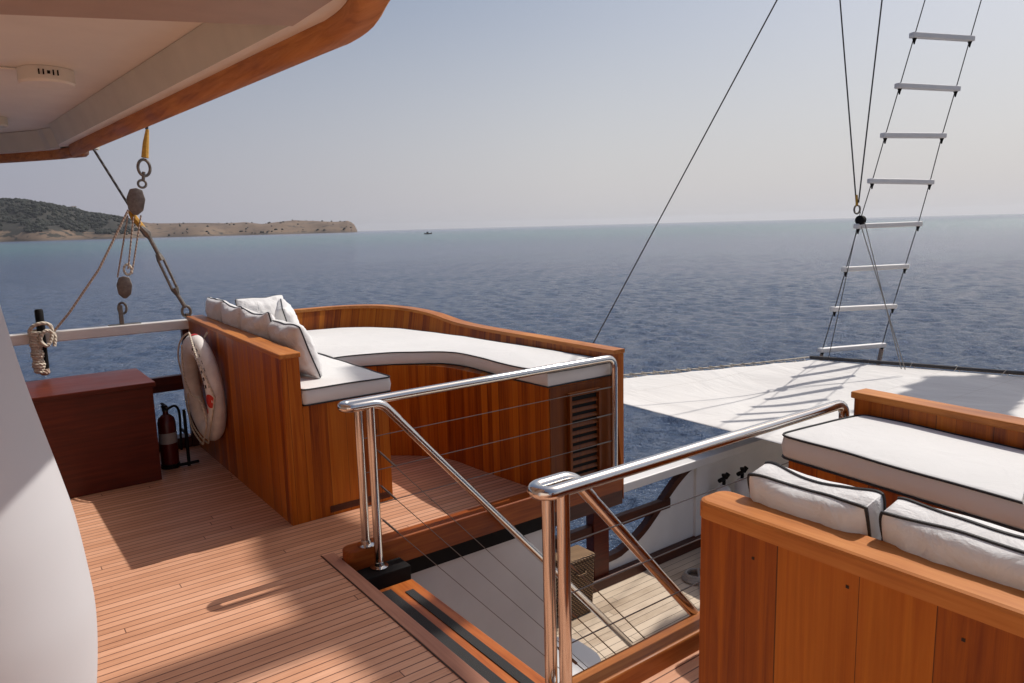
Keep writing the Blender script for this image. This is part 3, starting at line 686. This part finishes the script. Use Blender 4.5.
def block(parent, c, axis, name='block_shell', s=1.0):
    """hexagonal wooden block hanging on the given axis, flat side facing the camera"""
    ax = Vector(axis).normalized(); fwd = Vector((.17, .98, 0)); sd = ax.cross(fwd).normalized(); fwd = sd.cross(ax).normalized(); c = Vector(c)
    out = [(-.0, .115), (.05, .10), (.075, .02), (.06, -.075), (.015, -.12), (-.015, -.12), (-.06, -.075), (-.075, .02), (-.05, .10)]
    Mx = Matrix((sd, ax, fwd)).transposed().to_4x4(); Mx.translation = c
    bm = bmesh.new(); vs_ = [bm.verts.new((x*s, y*s, -.035*s)) for x, y in out]; fc = bm.faces.new(vs_)
    e = bmesh.ops.extrude_face_region(bm, geom=[fc]); 
    for v in e['geom']:
        if isinstance(v, bmesh.types.BMVert): v.co.z = .035*s
    bmesh.ops.recalc_face_normals(bm, faces=bm.faces[:]); bmesh.ops.bevel(bm, geom=bm.edges[:], offset=.008*s, segments=2, affect='EDGES', profile=.5)
    b_ = MB().bm(bm, Mx).build(name, M['grey'], parent, True, 30)
    MB().lathe(0, 0, [(.018*s, -.042*s), (.018*s, .042*s)], 12, Mx).build('axle', M['galv'], b_)
    return b_
def torus(c, ax, Rr, rr, n=20, el=1.0):
    ax = Vector(ax).normalized(); up = Vector((0, 0, 1)); sd = up.cross(ax).normalized(); up = ax.cross(sd)
    return MB().tube([Vector(c)+sd*math.cos(2*math.pi*i/n)*Rr+up*math.sin(2*math.pi*i/n)*Rr*el for i in range(n)], rr, 8, closed=True)
tk = thing('block_and_tackle', 'grey pulley block hanging on a yellow sling, rope falling to a lower block', 'tackle', (1.12, 6.4, 2.0), 'pulley tackles in the rigging')
MB().tube([(1.30, 6.4, 2.9), (1.262, 6.4, 2.56), (1.25, 6.4, 2.50)], [.008, .008, .012], 8).build('rope_tail', M['ropeg'], tk)
MB().tube([(1.255, 6.4, 2.50), (1.235, 6.4, 2.40), (1.218, 6.4, 2.29)], [.012, .022, .026], 10).build('sling', M['yellow'], tk)
torus((1.205, 6.4, 2.215), (0, 1, 0), .042, .011, el=1.45).build('ring', M['galv'], tk, True)
torus((1.180, 6.4, 2.095), (0, 1, 0), .028, .009).build('shackle', M['galv'], tk, True)
MB().tube([(1.19, 6.4, 2.12), (1.20, 6.4, 2.185)], .012, 8).build('swivel', M['galv'], tk, True)
block(tk, (1.125, 6.4, 1.965), (.10, 0, 1), s=.86)
block(tk, (.985, 6.4, 1.325), (.05, 0, 1), s=.72)
torus((1.02, 6.4, 1.455), (0, 1, 0), .026, .009, el=1.5).build('becket', M['ropew'], tk, True)
for a, b in (((1.06, 6.40, 1.86), (.945, 6.40, 1.40)), ((1.09, 6.36, 1.85), (1.02, 6.38, 1.46)), ((1.15, 6.40, 1.86), (1.045, 6.40, 1.42))):
    MB().tube([a, b], .006, 7).build('fall', M['rope'], tk)
MB().tube([(1.06, 6.36, 1.90), (.82, 6.34, 1.47), (.60, 6.33, 1.17), (.47, 6.33, 1.02)], .0085, 7).build('fall', M['rope'], tk)
torus((.955, 6.4, 1.165), (0, 1, 0), .028, .009, el=1.5).build('hook', M['galv'], tk, True)
MB().box(.925, .955, 6.385, 6.415, 1.036, 1.19, .004).box(.85, 1.07, 6.37, 6.44, 1.034, 1.046, .003).build('eye_plate', M['galv'], tk)
tb = thing('turnbuckle_stay', 'rusty steel turnbuckle on a yellow sling pulling down to the side rail', 'turnbuckle', (1.40, 6.4, 1.03))
def LN(a, b, t_): return Vector(a).lerp(Vector(b), t_)
A_, B_ = (1.115, 6.45, 1.83), (1.395, 6.41, 1.09)
MB().tube([(1.085, 6.45, 1.90), (1.11, 6.45, 1.84), (1.165, 6.44, 1.755)], [.02, .026, .022], 8).build('sling', M['yellow'], tb)
MB().tube([(1.145, 6.43, 1.775), (1.185, 6.43, 1.72), (1.20, 6.43, 1.69)], [.02, .032, .018], 8).build('thimble', M['galv'], tb, True)
MB().tube([(1.195, 6.43, 1.70), (1.25, 6.425, 1.56)], .016, 8).build('wire_end', M['galv'], tb)
p, q = Vector((1.245, 6.42, 1.565)), Vector((1.355, 6.415, 1.24))
MB().tube([p, LN(p, q, .16)], [.022, .032], 8).tube([LN(p, q, .84), q], [.032, .02], 8).tube([LN(p, q, .1)+Vector((.019, 0, .006)), LN(p, q, .9)+Vector((.019, 0, .006))], .011, 6).tube([LN(p, q, .1)-Vector((.019, 0, .006)), LN(p, q, .9)-Vector((.019, 0, .006))], .011, 6).build('turnbuckle', M['galv'], tb, True)
MB().tube([q, (1.405, 6.41, 1.13)], .016, 8).build('screw_rod', M['galv'], tb)
torus((1.408, 6.405, 1.10), (0, 1, 0), .032, .011, el=1.3).build('shackle', M['galv'], tb, True)
MB().box(1.397, 1.42, 6.39, 6.42, 1.033, 1.085, .003).build('eye_plate', M['galv'], tb)
sw_ = solo(MB().tube([(.60, 6.5, 2.86), (.894, 6.47, 2.34), (1.085, 6.45, 1.93)], .009, 8), 'stay_wire', M['ropeg'], 'dark wire slanting from under the roof edge to the hanging block', 'wire')

for o_ in (bp, tk, tb, sw_): o_.location.x -= .035; o_.location.y -= .2
# ------------------------------------------------------------------ roof
rf = thing('deck_roof', 'cream painted deck roof with a varnished wooden fascia, top left', 'roof', (0, 4, 2.3))
edge = [(-3.5, 7.02), (.30, 7.02), (.60, 6.92), (.735, 6.72), (.775, 6.3), (.98, 3.7), (1.075, 2.5), (1.095, 2.25), (1.06, 2.02), (.99, 1.84), (.90, 1.66), (.80, 1.48), (.66, 1.30), (.45, 1.18), (.2, 1.12), (-3.5, 1.10)]
edge = [(-3.5, 8.3), (-.3, 7.75), (.30, 7.20), (.66, 6.72), (.735, 6.58), (.765, 6.42), (.78, 6.2), (.98, 3.7), (1.075, 2.5), (1.092, 2.28), (1.07, 2.08), (1.005, 1.87), (.965, 1.70), (.93, 1.52), (.86, 1.34), (.74, 1.20), (.55, 1.10), (.25, 1.05), (-3.5, 1.03)]
E3 = [(x, y, 0) for x, y in edge]; ed = [(x, y) for x, y, _ in cat(E3[1:-1], 3)]
ed = [edge[0]]+ed+[edge[-1]]
def stripe(off0, off1, z0, z1, ed=ed):
    a = offset(ed, off0); b = offset(ed, off1); n_ = len(ed); vs = []; fs = []
    for i in range(n_): vs += [(*a[i], z0), (*a[i], z1), (*b[i], z1), (*b[i], z0)]
    for i in range(n_-1):
        for k in range(4): fs.append([i*4+k, i*4+(k+1) % 4, (i+1)*4+(k+1) % 4, (i+1)*4+k])
    return MB().add(vs, fs+[[0, 1, 2, 3], [(n_-1)*4+k for k in range(4)]])
# fascia: rounded board outside
a0 = offset(ed, 0); prof = [(.0, 2.345), (.0, 2.315), (.010, 2.303), (.03, 2.300), (.062, 2.306), (.082, 2.325), (.088, 2.37), (.088, 2.48), (-.01, 2.52), (-.01, 2.40)]
rings_ = [offset(ed, p[0]) for p in prof]; vs = []; k_ = len(prof)
for i in range(len(ed)): vs += [(*rings_[j][i], prof[j][1]) for j in range(k_)]
fs = [[i*k_+j, i*k_+(j+1) % k_, (i+1)*k_+(j+1) % k_, (i+1)*k_+j] for i in range(len(ed)-1) for j in range(k_)]+[list(range(k_)), [(len(ed)-1)*k_+j for j in range(k_)]]
MB().add(vs, fs).build('fascia', M['fascia'], rf, True, 40)
MB().add(*(lambda s: (s.v, s.f))(stripe(.089, .155, 2.363, 2.50))).build('edge_beam', M['ceil'], rf)
# sloping inner face of the edge beam
a = offset(ed, .1555); b = offset(ed, .20); vs = []
for i in range(len(ed)): vs += [(*a[i], 2.361), (*b[i], 2.497), (*a[i], 2.50)]
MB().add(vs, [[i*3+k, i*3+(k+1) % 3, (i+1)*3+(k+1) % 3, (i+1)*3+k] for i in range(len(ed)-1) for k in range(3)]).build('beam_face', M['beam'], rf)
inn = offset(ed, .03)
MB().prism(inn, 2.50, 2.56).build('ceiling_panel', M['ceil'], rf)
sub = [p for p in offset(ed, .04) if 1.30 < p[1] < 2.27 and p[0] > .6]
MB().prism(sub, 2.314, 2.498).build('corner_block', M['fascia'], rf)
# cross beam
bmx = MB().add([(-3.5, 4.22, 2.356), (.93, 2.39, 2.356), (.93, 2.05, 2.356), (.2, 2.16, 2.356), (-3.5, 3.65, 2.356), (-3.5, 4.22, 2.499), (.93, 2.39, 2.499), (.93, 2.05, 2.499), (.2, 2.16, 2.499), (-3.5, 3.65, 2.499)], [[0, 1, 2, 3, 4], [5, 6, 7, 8, 9], [0, 1, 6, 5], [1, 2, 7, 6], [2, 3, 8, 7], [3, 4, 9, 8], [4, 0, 5, 9]])
bmx.build('cross_beam', M['xbeam'], rf)
cl = thing('ceiling_light', 'flat round white light fixture with a cable on the roof underside', 'ceiling light', (.415, 4.25, 2.499))
MB().lathe(.415, 4.25, [(.118, 2.4985), (.12, 2.44), (.112, 2.43)], 36).build('housing', M['ceil'], cl, True, 35)
mb = MB()
for dx_ in (-.04, -.022, .018, .036): mb.box(.415+dx_-.003, .415+dx_+.003, 4.127, 4.133, 2.458, 2.482)
mb.box(.408, .420, 4.127, 4.133, 2.463, 2.477); mb.build('vent_slots', M['black'], cl)
MB().tube([(.30, 4.25, 2.493), (-1, 4.15, 2.493)], .006, 6).build('cable', M['ceil'], cl)
cl = thing('ceiling_light', 'second round light fixture cut by the left edge of the picture', 'ceiling light', (.20, 6.0, 2.499))
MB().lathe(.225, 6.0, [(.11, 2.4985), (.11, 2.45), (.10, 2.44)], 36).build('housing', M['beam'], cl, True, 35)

dh = thing('baffle', 'cream painted deckhouse added unseen behind the viewpoint to block sky and bounce light', 'baffle', (-3, 1, 0))  # stand-in for the superstructure: cuts sky light, pale wall bounces sun
MB().box(-6, -1.5, -4.5, 5.0, .003, 2.49).build('wall', M['ceil'], dh)
MB().box(-6.2, -1.3, -4.7, 5.2, 2.57, 4.9).build('upper_storey', M['dwood'], dh)
# ------------------------------------------------------------------ white padded column at the left
pr = [(.10, 0.02), (.13, .3), (.150, .6), (.160, .72), (.180, .86), (.191, .95), (.195, 1.03), (.191, 1.10), (.181, 1.2), (.167, 1.28), (.132, 1.46), (.108, 1.62), (.06, 1.95), (.035, 2.15), (.012, 2.2)]
PRz = [(a, b) for a, b, _ in cat([(a, b, 0) for a, b in pr], 4)]
mb = MB(); mb.lathe(-.073, 1.5, PRz, 72)
mb.v = [(-.073+(x+.073)*(1+.02*noise.noise(Vector((x*5, y*5, z*1.6)))), 1.5+(y-1.5)*(1+.03*noise.noise(Vector((x*5+5, y*5, z*1.6)))), z) for x, y, z in mb.v]
pc = thing('furled_parasol', 'furled parasol in a smooth white cover at the left edge, tapering upward', 'parasol', (-.073, 1.5, 0))
mb.build('cover', M['cover'], pc, True, 60)
MB().lathe(-.073, 1.5, [(.16, .001), (.16, .018), (.03, .03), (.025, .06)], 32).build('base', M['black'], pc, True)
# ------------------------------------------------------------------ lower deck
struct(MB().add([(1.0, 0.4, -2.3), (20, .4, -2.3), (20, 5.6, -2.3), (1.0, 5.6, -2.3)], [[0, 1, 2, 3]]).build('lower_deck', M['ldeck']))
struct(MB().box(-4, 1.2, .4, 5.6, -2.29, -.25).build('cabin_side', M['bulk']))
struct(MB().prism([(-4, -1), (18, -1), (16, 4.8), (12, 5.72), (-4, 5.72)], -3.9, -2.32).build('hull', M['white']))
bw = thing('bulwark', 'white bulwark with oval openings, brown trim and a white cap on the lower deck', 'bulwark', (7, 5.6, -2.3))
XZ = Matrix(((1, 0, 0, 0), (0, 0, 1, 0), (0, 1, 0, 0), (0, 0, 0, 1)))
curve = [(7.02, -1.275), (6.82, -1.31), (6.62, -1.42), (6.42, -1.57), (6.22, -1.74), (6.0, -1.90), (5.72, -2.02), (5.4, -2.07), (4.0, -2.08)]
cv2 = [(x, z) for x, z, _ in cat([(a, b, 0) for a, b in curve], 4)]
MB().prism([(14.5, -2.28), (14.5, -1.27)]+cv2+[(4.0, -2.28)], 5.60, 5.66, XZ).build('panel', M['white'], bw)
up = offset([(x, z) for x, z in cv2], 0)
n = len(cv2); vs = []
for i, (x, z) in enumerate(cv2):
    a = cv2[max(i-1, 0)]; b = cv2[min(i+1, n-1)]; tx, tz = b[0]-a[0], b[1]-a[1]; L_ = math.hypot(tx, tz); nx, nz = tz/L_, -tx/L_
    if nz < 0 and abs(nz) > .3: pass
    w = .075
    vs += [(x, 5.585, z), (x+nx*-w if False else x-abs(nx)*w, 5.585, z+abs(nz)*w), (x-abs(nx)*w, 5.67, z+abs(nz)*w), (x, 5.67, z)]
MB().add(vs, [[i*4+k, i*4+(k+1) % 4, (i+1)*4+(k+1) % 4, (i+1)*4+k] for i in range(n-1) for k in range(4)]).build('curved_trim', M['dwood'], bw)
MB().box(3.5, 14.5, 5.52, 5.74, -1.27, -1.165, .01).build('cap', M['white'], bw)
MB().box(6.90, 7.14, 5.56, 5.60, -2.29, -1.271).build('pilaster', M['white'], bw)
MB().box(4.0, 6.45, 5.575, 5.655, -1.68, -1.56, .008).build('middle_rail', M['dwood'], bw)
MB().box(5.17, 5.40, 5.55, 5.68, -2.29, -1.272, .008).build('stanchion', M['mahog'], bw)
MB().box(4.0, 14.5, 5.50, 5.595, -2.298, -2.17, .008).build('waterway', M['dwood'], bw)
for k, (x, lab) in enumerate([(7.23, 'left one of two white scuba tanks standing against the lower bulwark'), (7.60, 'right one of two white scuba tanks, half hidden by a pillow')]):
    tkk = thing('scuba_tank', lab, 'scuba tank', (x, 5.40, -2.3), 'scuba tanks on the lower deck')
    MB().lathe(x, 5.40, [(.085, -2.298), (.10, -2.28), (.10, -1.70), (.097, -1.64), (.08, -1.58), (.05, -1.545), (.028, -1.53)], 28).build('cylinder', M['tank'], tkk, True, 50)
    vv = MB().lathe(x, 5.40, [(.022, -1.53), (.022, -1.43), (.03, -1.42), (.03, -1.395)], 14).build('valve', M['black'], tkk, True)
    MB().tube([(x-.10, 5.39, -1.455), (x-.02, 5.40, -1.455)], .028, 10).build('knob', M['black'], vv, True)
    MB().tube([(x+.02, 5.40, -1.45), (x+.07, 5.39, -1.40)], .03, 10).build('regulator', M['black'], vv, True)
bs = thing('wicker_basket', 'square wicker basket on the lower deck behind the near railing posts', 'basket', (4.45, 5.1, -2.3))
def tap(x0, x1, y0, y1, z0, z1, t_): 
    c_ = ((x0+x1)/2, (y0+y1)/2); k = MB().box(x0, x1, y0, y1, z0, z1, .012); k.v = [(c_[0]+(x-c_[0])*(1-t_*(z1-z)/(z1-z0)), c_[1]+(y-c_[1])*(1-t_*(z1-z)/(z1-z0)), z) for x, y, z in k.v]; return k
tap(4.45, 4.87, 5.22, 5.49, -2.29, -1.70, .10).build('body', M['wicker'], bs)
MB().box(4.44, 4.88, 5.21, 5.495, -1.70, -1.65, .02).build('rim', M['wicker'], bs)
MB().tube([(4.60, 5.23, -1.8), (4.62, 5.19, -1.82), (4.72, 5.19, -1.82), (4.74, 5.23, -1.8)], .012, 6).build('handle', M['wicker'], bs)
rc = []
for i in range(110):
    a = i*.35; rc.append((6.22+(.15-i*.0004)*math.cos(a), 5.0+(.15-i*.0004)*math.sin(a), -2.285+.0006*i))
rc += [(6.0, 4.75, -2.28), (6.3, 4.5, -2.28), (6.8, 4.3, -2.28)]
solo(MB().tube(rc, .014, 6), 'rope_coil', M['ropel'], 'coil of dark line on the sunlit lower deck beside the teak panel', 'rope')

# ------------------------------------------------------------------ awning
def awn(uu, vv):
    # u along x (aft->fwd), v outboard->inboard
    P00, P10, P01, P11 = Vector((7.30, 8.72, -.8)), Vector((12.0, 7.10, -.8)), Vector((7.05, 2.6, -.8)), Vector((13.6, 1.6, -.8))
    a = P00.lerp(P10, uu); b = P01.lerp(P11, uu); p = a.lerp(b, vv)
    # aft edge bows
    p.x += .35*math.sin(vv*math.pi)*(1-uu)*.0-.0
    p.x -= .05*(1-uu)*math.sin(min(1, vv*1.6)*math.pi)
    sagv = -.16*math.sin(uu*math.pi)*math.sin(min(vv*1.3, 1)*math.pi)
    w = noise.noise(Vector((p.x*.8, p.y*1.1, 0)))*.025+.02*abs(math.sin(p.y*2.2+p.x*.35))*math.sin(uu*math.pi)
    scal = .055*abs(math.sin(uu*math.pi*6))*(1-min(1, vv*12))
    p.y -= scal
    p.z += sagv+w*min(1, min(uu, 1-uu)*10)*min(1, vv*8); return p
nu, nv_ = 90, 90; vs = [awn(i/nu, j/nv_) for i in range(nu+1) for j in range(nv_+1)]
fs = [[i*(nv_+1)+j, (i+1)*(nv_+1)+j, (i+1)*(nv_+1)+j+1, i*(nv_+1)+j+1] for i in range(nu) for j in range(nv_)]
aw = thing('awning', 'large white canvas awning stretched flat over the bow', 'awning', (10, 5, -.8))
o = MB().add(vs, fs).build('canvas', M['awning'], aw, True, 80)
md = o.modifiers.new('s', 'SOLIDIFY'); md.thickness = .004
E1 = [Vector((7.15, 8.95, -.76)).lerp(Vector((12.03, 7.2, -.77)), i/12)+Vector((0, .0, -.03*math.sin(i/12*math.pi))) for i in range(13)]
MB().tube(E1, .014, 7).build('edge_rope', M['ropew'], aw)
lace = []
for i in range(24):
    e0 = awn((i+.0)/24, 0); e1 = Vector((7.15, 8.95, -.76)).lerp(Vector((12.03, 7.2, -.77)), (i+.5)/24); e2 = awn((i+1.)/24, 0); lace += [e0, e1]
MB().tube(lace, .007, 5).build('lacing', M['ropew'], aw)
E2 = [(12.0, 7.16, -.76), (12.46, 5.7, -.75), (12.95, 4.1, -.75), (13.72, 1.55, -.75)]
MB().tube(E2, .032, 8).build('edge_pole', M['ropeg'], aw)
lace = []
for i in range(9):
    p = Vector(E2[0]).lerp(Vector(E2[3]), (i+.5)/9); q = awn(1, (i+.42)/9); lace += [q, p+Vector((-.0, 0, .04)), p+Vector((.04, .03, 0)), awn(1, (i+.58)/9)]
MB().tube(lace, .008, 5).build('lacing', M['ropew'], aw)
MB().tube([Vector((7.15, 8.95, -.76)), Vector((6.9, 8.9, -.74)), Vector((5.5, 8.0, -.9))], .012, 6).build('tie_line', M['ropew'], aw)
MB().tube(cat([awn(0, .0), Vector((7.6, 8.0, -.82)), Vector((7.1, 7.4, -.9)), Vector((6.6, 6.6, -1.3))]), .010, 6).build('tie_line', M['ropew'], aw)

# ------------------------------------------------------------------ shroud ladder
LL = [(11.91,5.60,4.41),(11.95,5.80,3.71),(12.0,6.01,2.99),(12.05,6.21,2.29),(12.09,6.43,1.56),(12.14,6.64,.83),(12.19,6.84,.12),(12.24,7.07,-.65)]
LR = [(13.07,5.29,4.44),(13.14,5.48,3.72),(13.22,5.68,3.01),(13.32,5.87,2.27),(13.43,6.07,1.57),(13.49,6.28,.82),(13.54,6.48,.08),(13.65,6.69,-.68)]
RG = list(zip(LL, LR))
ld = thing('rope_ladder', 'rope ladder with white wooden rungs rising from the awning tip', 'ladder', (12.3, 6.6, -.8))
LT = Vector(RG[0][0])+(Vector(RG[0][0])-Vector(RG[7][0]))*1.0; RT = Vector(RG[0][1])+(Vector(RG[0][1])-Vector(RG[7][1]))*1.0
MB().tube([LT]+[a for a, b in RG]+[(12.27, 7.2, -1.3)], .008, 7).build('side_rope', M['ropeg'], ld)
MB().tube([RT]+[b for a, b in RG]+[(13.78, 6.85, -1.5)], .008, 7).build('side_rope', M['ropeg'], ld)
for a, b in RG:
    A_, B_ = Vector(a), Vector(b); d_ = (B_-A_).normalized(); a2 = A_-d_*.07; b2 = B_+d_*.06
    sd_ = Vector((0, 0, 1)).cross(d_).normalized(); up_ = d_.cross(sd_)
    Mx = Matrix((d_, sd_, up_)).transposed().to_4x4(); Mx.translation = (a2+b2)/2; Lh = (b2-a2).length/2
    rg = MB().box(-Lh, Lh, -.05, .05, -.042, .042, .018, Mx).build('rung', M['white'], ld)
    for E_, s_ in ((A_, 1), (B_, 1)):
        MB().tube([E_+Vector((0, 0, -.13)), E_+Vector((0, 0, -.09)), E_+Vector((0, 0, -.043))], [.010, .018, .034], 8).build('lashing', M['black'], rg)
MB().tube([(12.25, 7.1, -1.0), (12.24, 7.08, -.72)], .03, 8).build('lower_lashing', M['rope'], ld)
MB().tube([(13.72, 6.78, -1.1), (13.66, 6.70, -.75)], .04, 8).build('lower_lashing', M['rope'], ld)
solo(MB().tube([(12.1, 6.41, 1.80), (12.12, 6.88, -.78)], .007, 6), 'lanyard', M['ropeg'], 'dark line running down just right of the ladder left side rope', 'rope')
t2 = thing('halyard_block', 'dark pulley block with yellow eye beside the rope ladder', 'pulley', (12.1, 6.4, 1.55), 'pulley tackles in the rigging')
MB().tube([Vector((12.1, 6.929, 5.273))+(Vector((12.1, 6.929, 5.273))-Vector((12.1, 6.49, 1.95))), (12.1, 6.49, 1.95)], .013, 6).build('halyard', M['ropeg'], t2)
MB().tube([Vector((12.1, 6.225, 5.098))+(Vector((12.1, 6.225, 5.098))-Vector((12.1, 6.45, 1.95))), (12.1, 6.45, 1.95)], .013, 6).build('halyard', M['ropeg'], t2)
MB().tube([(12.1, 6.49, 2.08), (12.1, 6.475, 1.90)], [.018, .024], 8).build('eye_splice', M['yellow'], t2)
torus((12.1, 6.47, 1.84), (1, .0, 0), .05, .016, el=1.4).build('shackle', M['galv'], t2, True)
Mx = Matrix.Translation((12.1, 6.40, 1.66)) @ Matrix.Rotation(R(90), 4, 'Y')
MB().lathe(0, 0, [(.06, -.05), (.078, -.04), (.078, .04), (.06, .05)], 20, Mx).build('sheave', M['black'], t2, True, 40)
MB().tube([(12.1, 6.41, 1.62), (12.0, 5.49, -.75)], .009, 6).build('fall', M['ropel'], t2)
MB().tube([(12.1, 6.33, 1.62), (12.0, 5.55, -.75)], .008, 6).build('fall', M['ropel'], t2)
# forestay-like wire from behind the sofa corner up out of the picture
a, b = Vector((6.0, 6.393, .321)), Vector((6.0, 4.024, 3.617))
solo(MB().tube([a+(a-b)*.42, b+(b-a)*2.2], .0065, 8), 'stay_wire', M['ropeg'], 'single thin dark stay crossing the open sky from the sofa corner to the top', 'wire')

# ------------------------------------------------------------------ mast, and unseen sails placed for their shade, above and right of the picture
ms = thing('mast', 'tall varnished wooden mast with crosstrees right of the picture', 'mast', (9.3, 2.55, -2.3))
MB().tube([(9.3, 2.55, -2.3), (9.35, 2.75, 5), (9.4, 2.95, 16)], [.24, .19, .12], 20).build('pole', M['capx'], ms, True)
MB().tube([(9.15, 2.1, 9.5), (9.3, 3.0, 9.6), (9.5, 3.7, 9.75), (9.75, 4.5, 10.0)], [.12, .24, .27, .12], 14).build('crosstree', M['capx'], ms, True)
sl = thing('shadow_sail', 'unseen cream sail sheet forward of the mast, shaped to shade the awning', 'sail', (18.8, 4.3, 8))  # out of view; corners set so its shadow falls across the awning
vs = []; N1, N2 = 24, 24
q00, q10, q01, q11 = Vector((19.5, 5.25, 8)), Vector((17.7, 4.75, 10)), Vector((20.4, 3.9, 8)), Vector((17.9, 3.2, 10))
for i in range(N1+1):
    for j in range(N2+1):
        p = q00.lerp(q10, i/N1).lerp(q01.lerp(q11, i/N1), j/N2); ed_ = 1 if j in (0, N2) or i in (0, N1) else 0
        p += Vector((noise.noise(Vector((i*.6, j*.6, 0)))*.35, noise.noise(Vector((i*.55, j*.5, 7)))*.35, noise.noise(Vector((i*.3, j*.3, 3)))*.3)); vs.append(p)
MB().add(vs, [[i*(N2+1)+j, (i+1)*(N2+1)+j, (i+1)*(N2+1)+j+1, i*(N2+1)+j+1] for i in range(N1) for j in range(N2)]).build('cloth', M['sail'], sl, True, 80)

sl = thing('shadow_sail', 'unseen cream sheet added high forward to shade the lower deck', 'sail', (14.5, 3.5, 9))  # made-up sheet out of view, casts the shade on the lower planks
vs = [Vector((12.0+6.*i/N1, 2.2+2.33*j/N2+(.12*math.sin(i*.7) if j == N2 else 0), 9+.25*noise.noise(Vector((i*.3, j*.3, 1))))) for i in range(N1+1) for j in range(N2+1)]
MB().add(vs, [[i*(N2+1)+j, (i+1)*(N2+1)+j, (i+1)*(N2+1)+j+1, i*(N2+1)+j+1] for i in range(N1) for j in range(N2)]).build('cloth', M['sail'], sl, True, 80)
# ------------------------------------------------------------------ haze
hz = NT('sea haze'); pv = hz.n.new('ShaderNodeVolumePrincipled'); pv.inputs['Color'].default_value = (.86, .88, .93, 1); pv.inputs['Density'].default_value = .000032; pv.inputs['Anisotropy'].default_value = .3
hz.n.remove(hz.b); hz.L(pv.outputs[0], hz.out.inputs['Volume'])
o = MB().box(-28000, 28000, -28000, 28000, -5.2, 260).build('haze', hz.m); struct(o, 'stuff')

# ------------------------------------------------------------------ light
w = bpy.data.worlds.new("World"); S.world = w; w.use_nodes = True; nt = w.node_tree
sk = nt.nodes.new('ShaderNodeTexSky'); sk.sky_type = 'NISHITA'; sk.sun_disc = False; sk.sun_elevation = R(50.2); sk.sun_rotation = R(90)
sk.altitude = 0; sk.air_density = 1.0; sk.dust_density = 3.5; sk.ozone_density = 1.5
bg = nt.nodes['Background']; bg.inputs['Strength'].default_value = .094
tc = nt.nodes.new('ShaderNodeTexCoord'); sp = nt.nodes.new('ShaderNodeSeparateXYZ'); nt.links.new(tc.outputs['Generated'], sp.inputs[0])
mr = nt.nodes.new('ShaderNodeMapRange'); mr.inputs['From Min'].default_value = -.02; mr.inputs['From Max'].default_value = .42; mr.inputs['To Min'].default_value = .80; mr.inputs['To Max'].default_value = .05; mr.interpolation_type = 'SMOOTHSTEP'
nt.links.new(sp.outputs[2], mr.inputs['Value'])
mx = nt.nodes.new('ShaderNodeMix'); mx.data_type = 'RGBA'
nt.links.new(mr.outputs[0], mx.inputs[0]); nt.links.new(sk.outputs[0], mx.inputs[6])
# horizon haze, brighter towards the sun's side
dt = nt.nodes.new('ShaderNodeMapRange'); dt.inputs['From Min'].default_value = .05; dt.inputs['From Max'].default_value = .68
nt.links.new(sp.outputs[0], dt.inputs['Value'])
hc = nt.nodes.new('ShaderNodeMix'); hc.data_type = 'RGBA'; hc.inputs[6].default_value = (4.45, 4.45, 5.45, 1); hc.inputs[7].default_value = (7.3, 7.15, 7.4, 1)
nt.links.new(dt.outputs[0], hc.inputs[0]); nt.links.new(hc.outputs[2], mx.inputs[7]); nt.links.new(mx.outputs[2], bg.inputs[0])
sun = bpy.data.lights.new('sun', 'SUN'); sun.energy = 3.8; sun.angle = R(.53); sun.color = (1, .945, .88)
so = bpy.data.objects.new('sun', sun); COL.objects.link(so)
sd = Vector((.833, 0.0, 1)).normalized(); so.rotation_euler = sd.to_track_quat('Z', 'Y').to_euler(); so.location = (0, 0, 30)
S.view_settings.view_transform = 'Standard'; S.view_settings.look = 'None'; S.view_settings.exposure = 0; S.view_settings.gamma = 1
S.cycles.max_bounces = 8; S.cycles.diffuse_bounces = 4; S.cycles.volume_bounces = 0
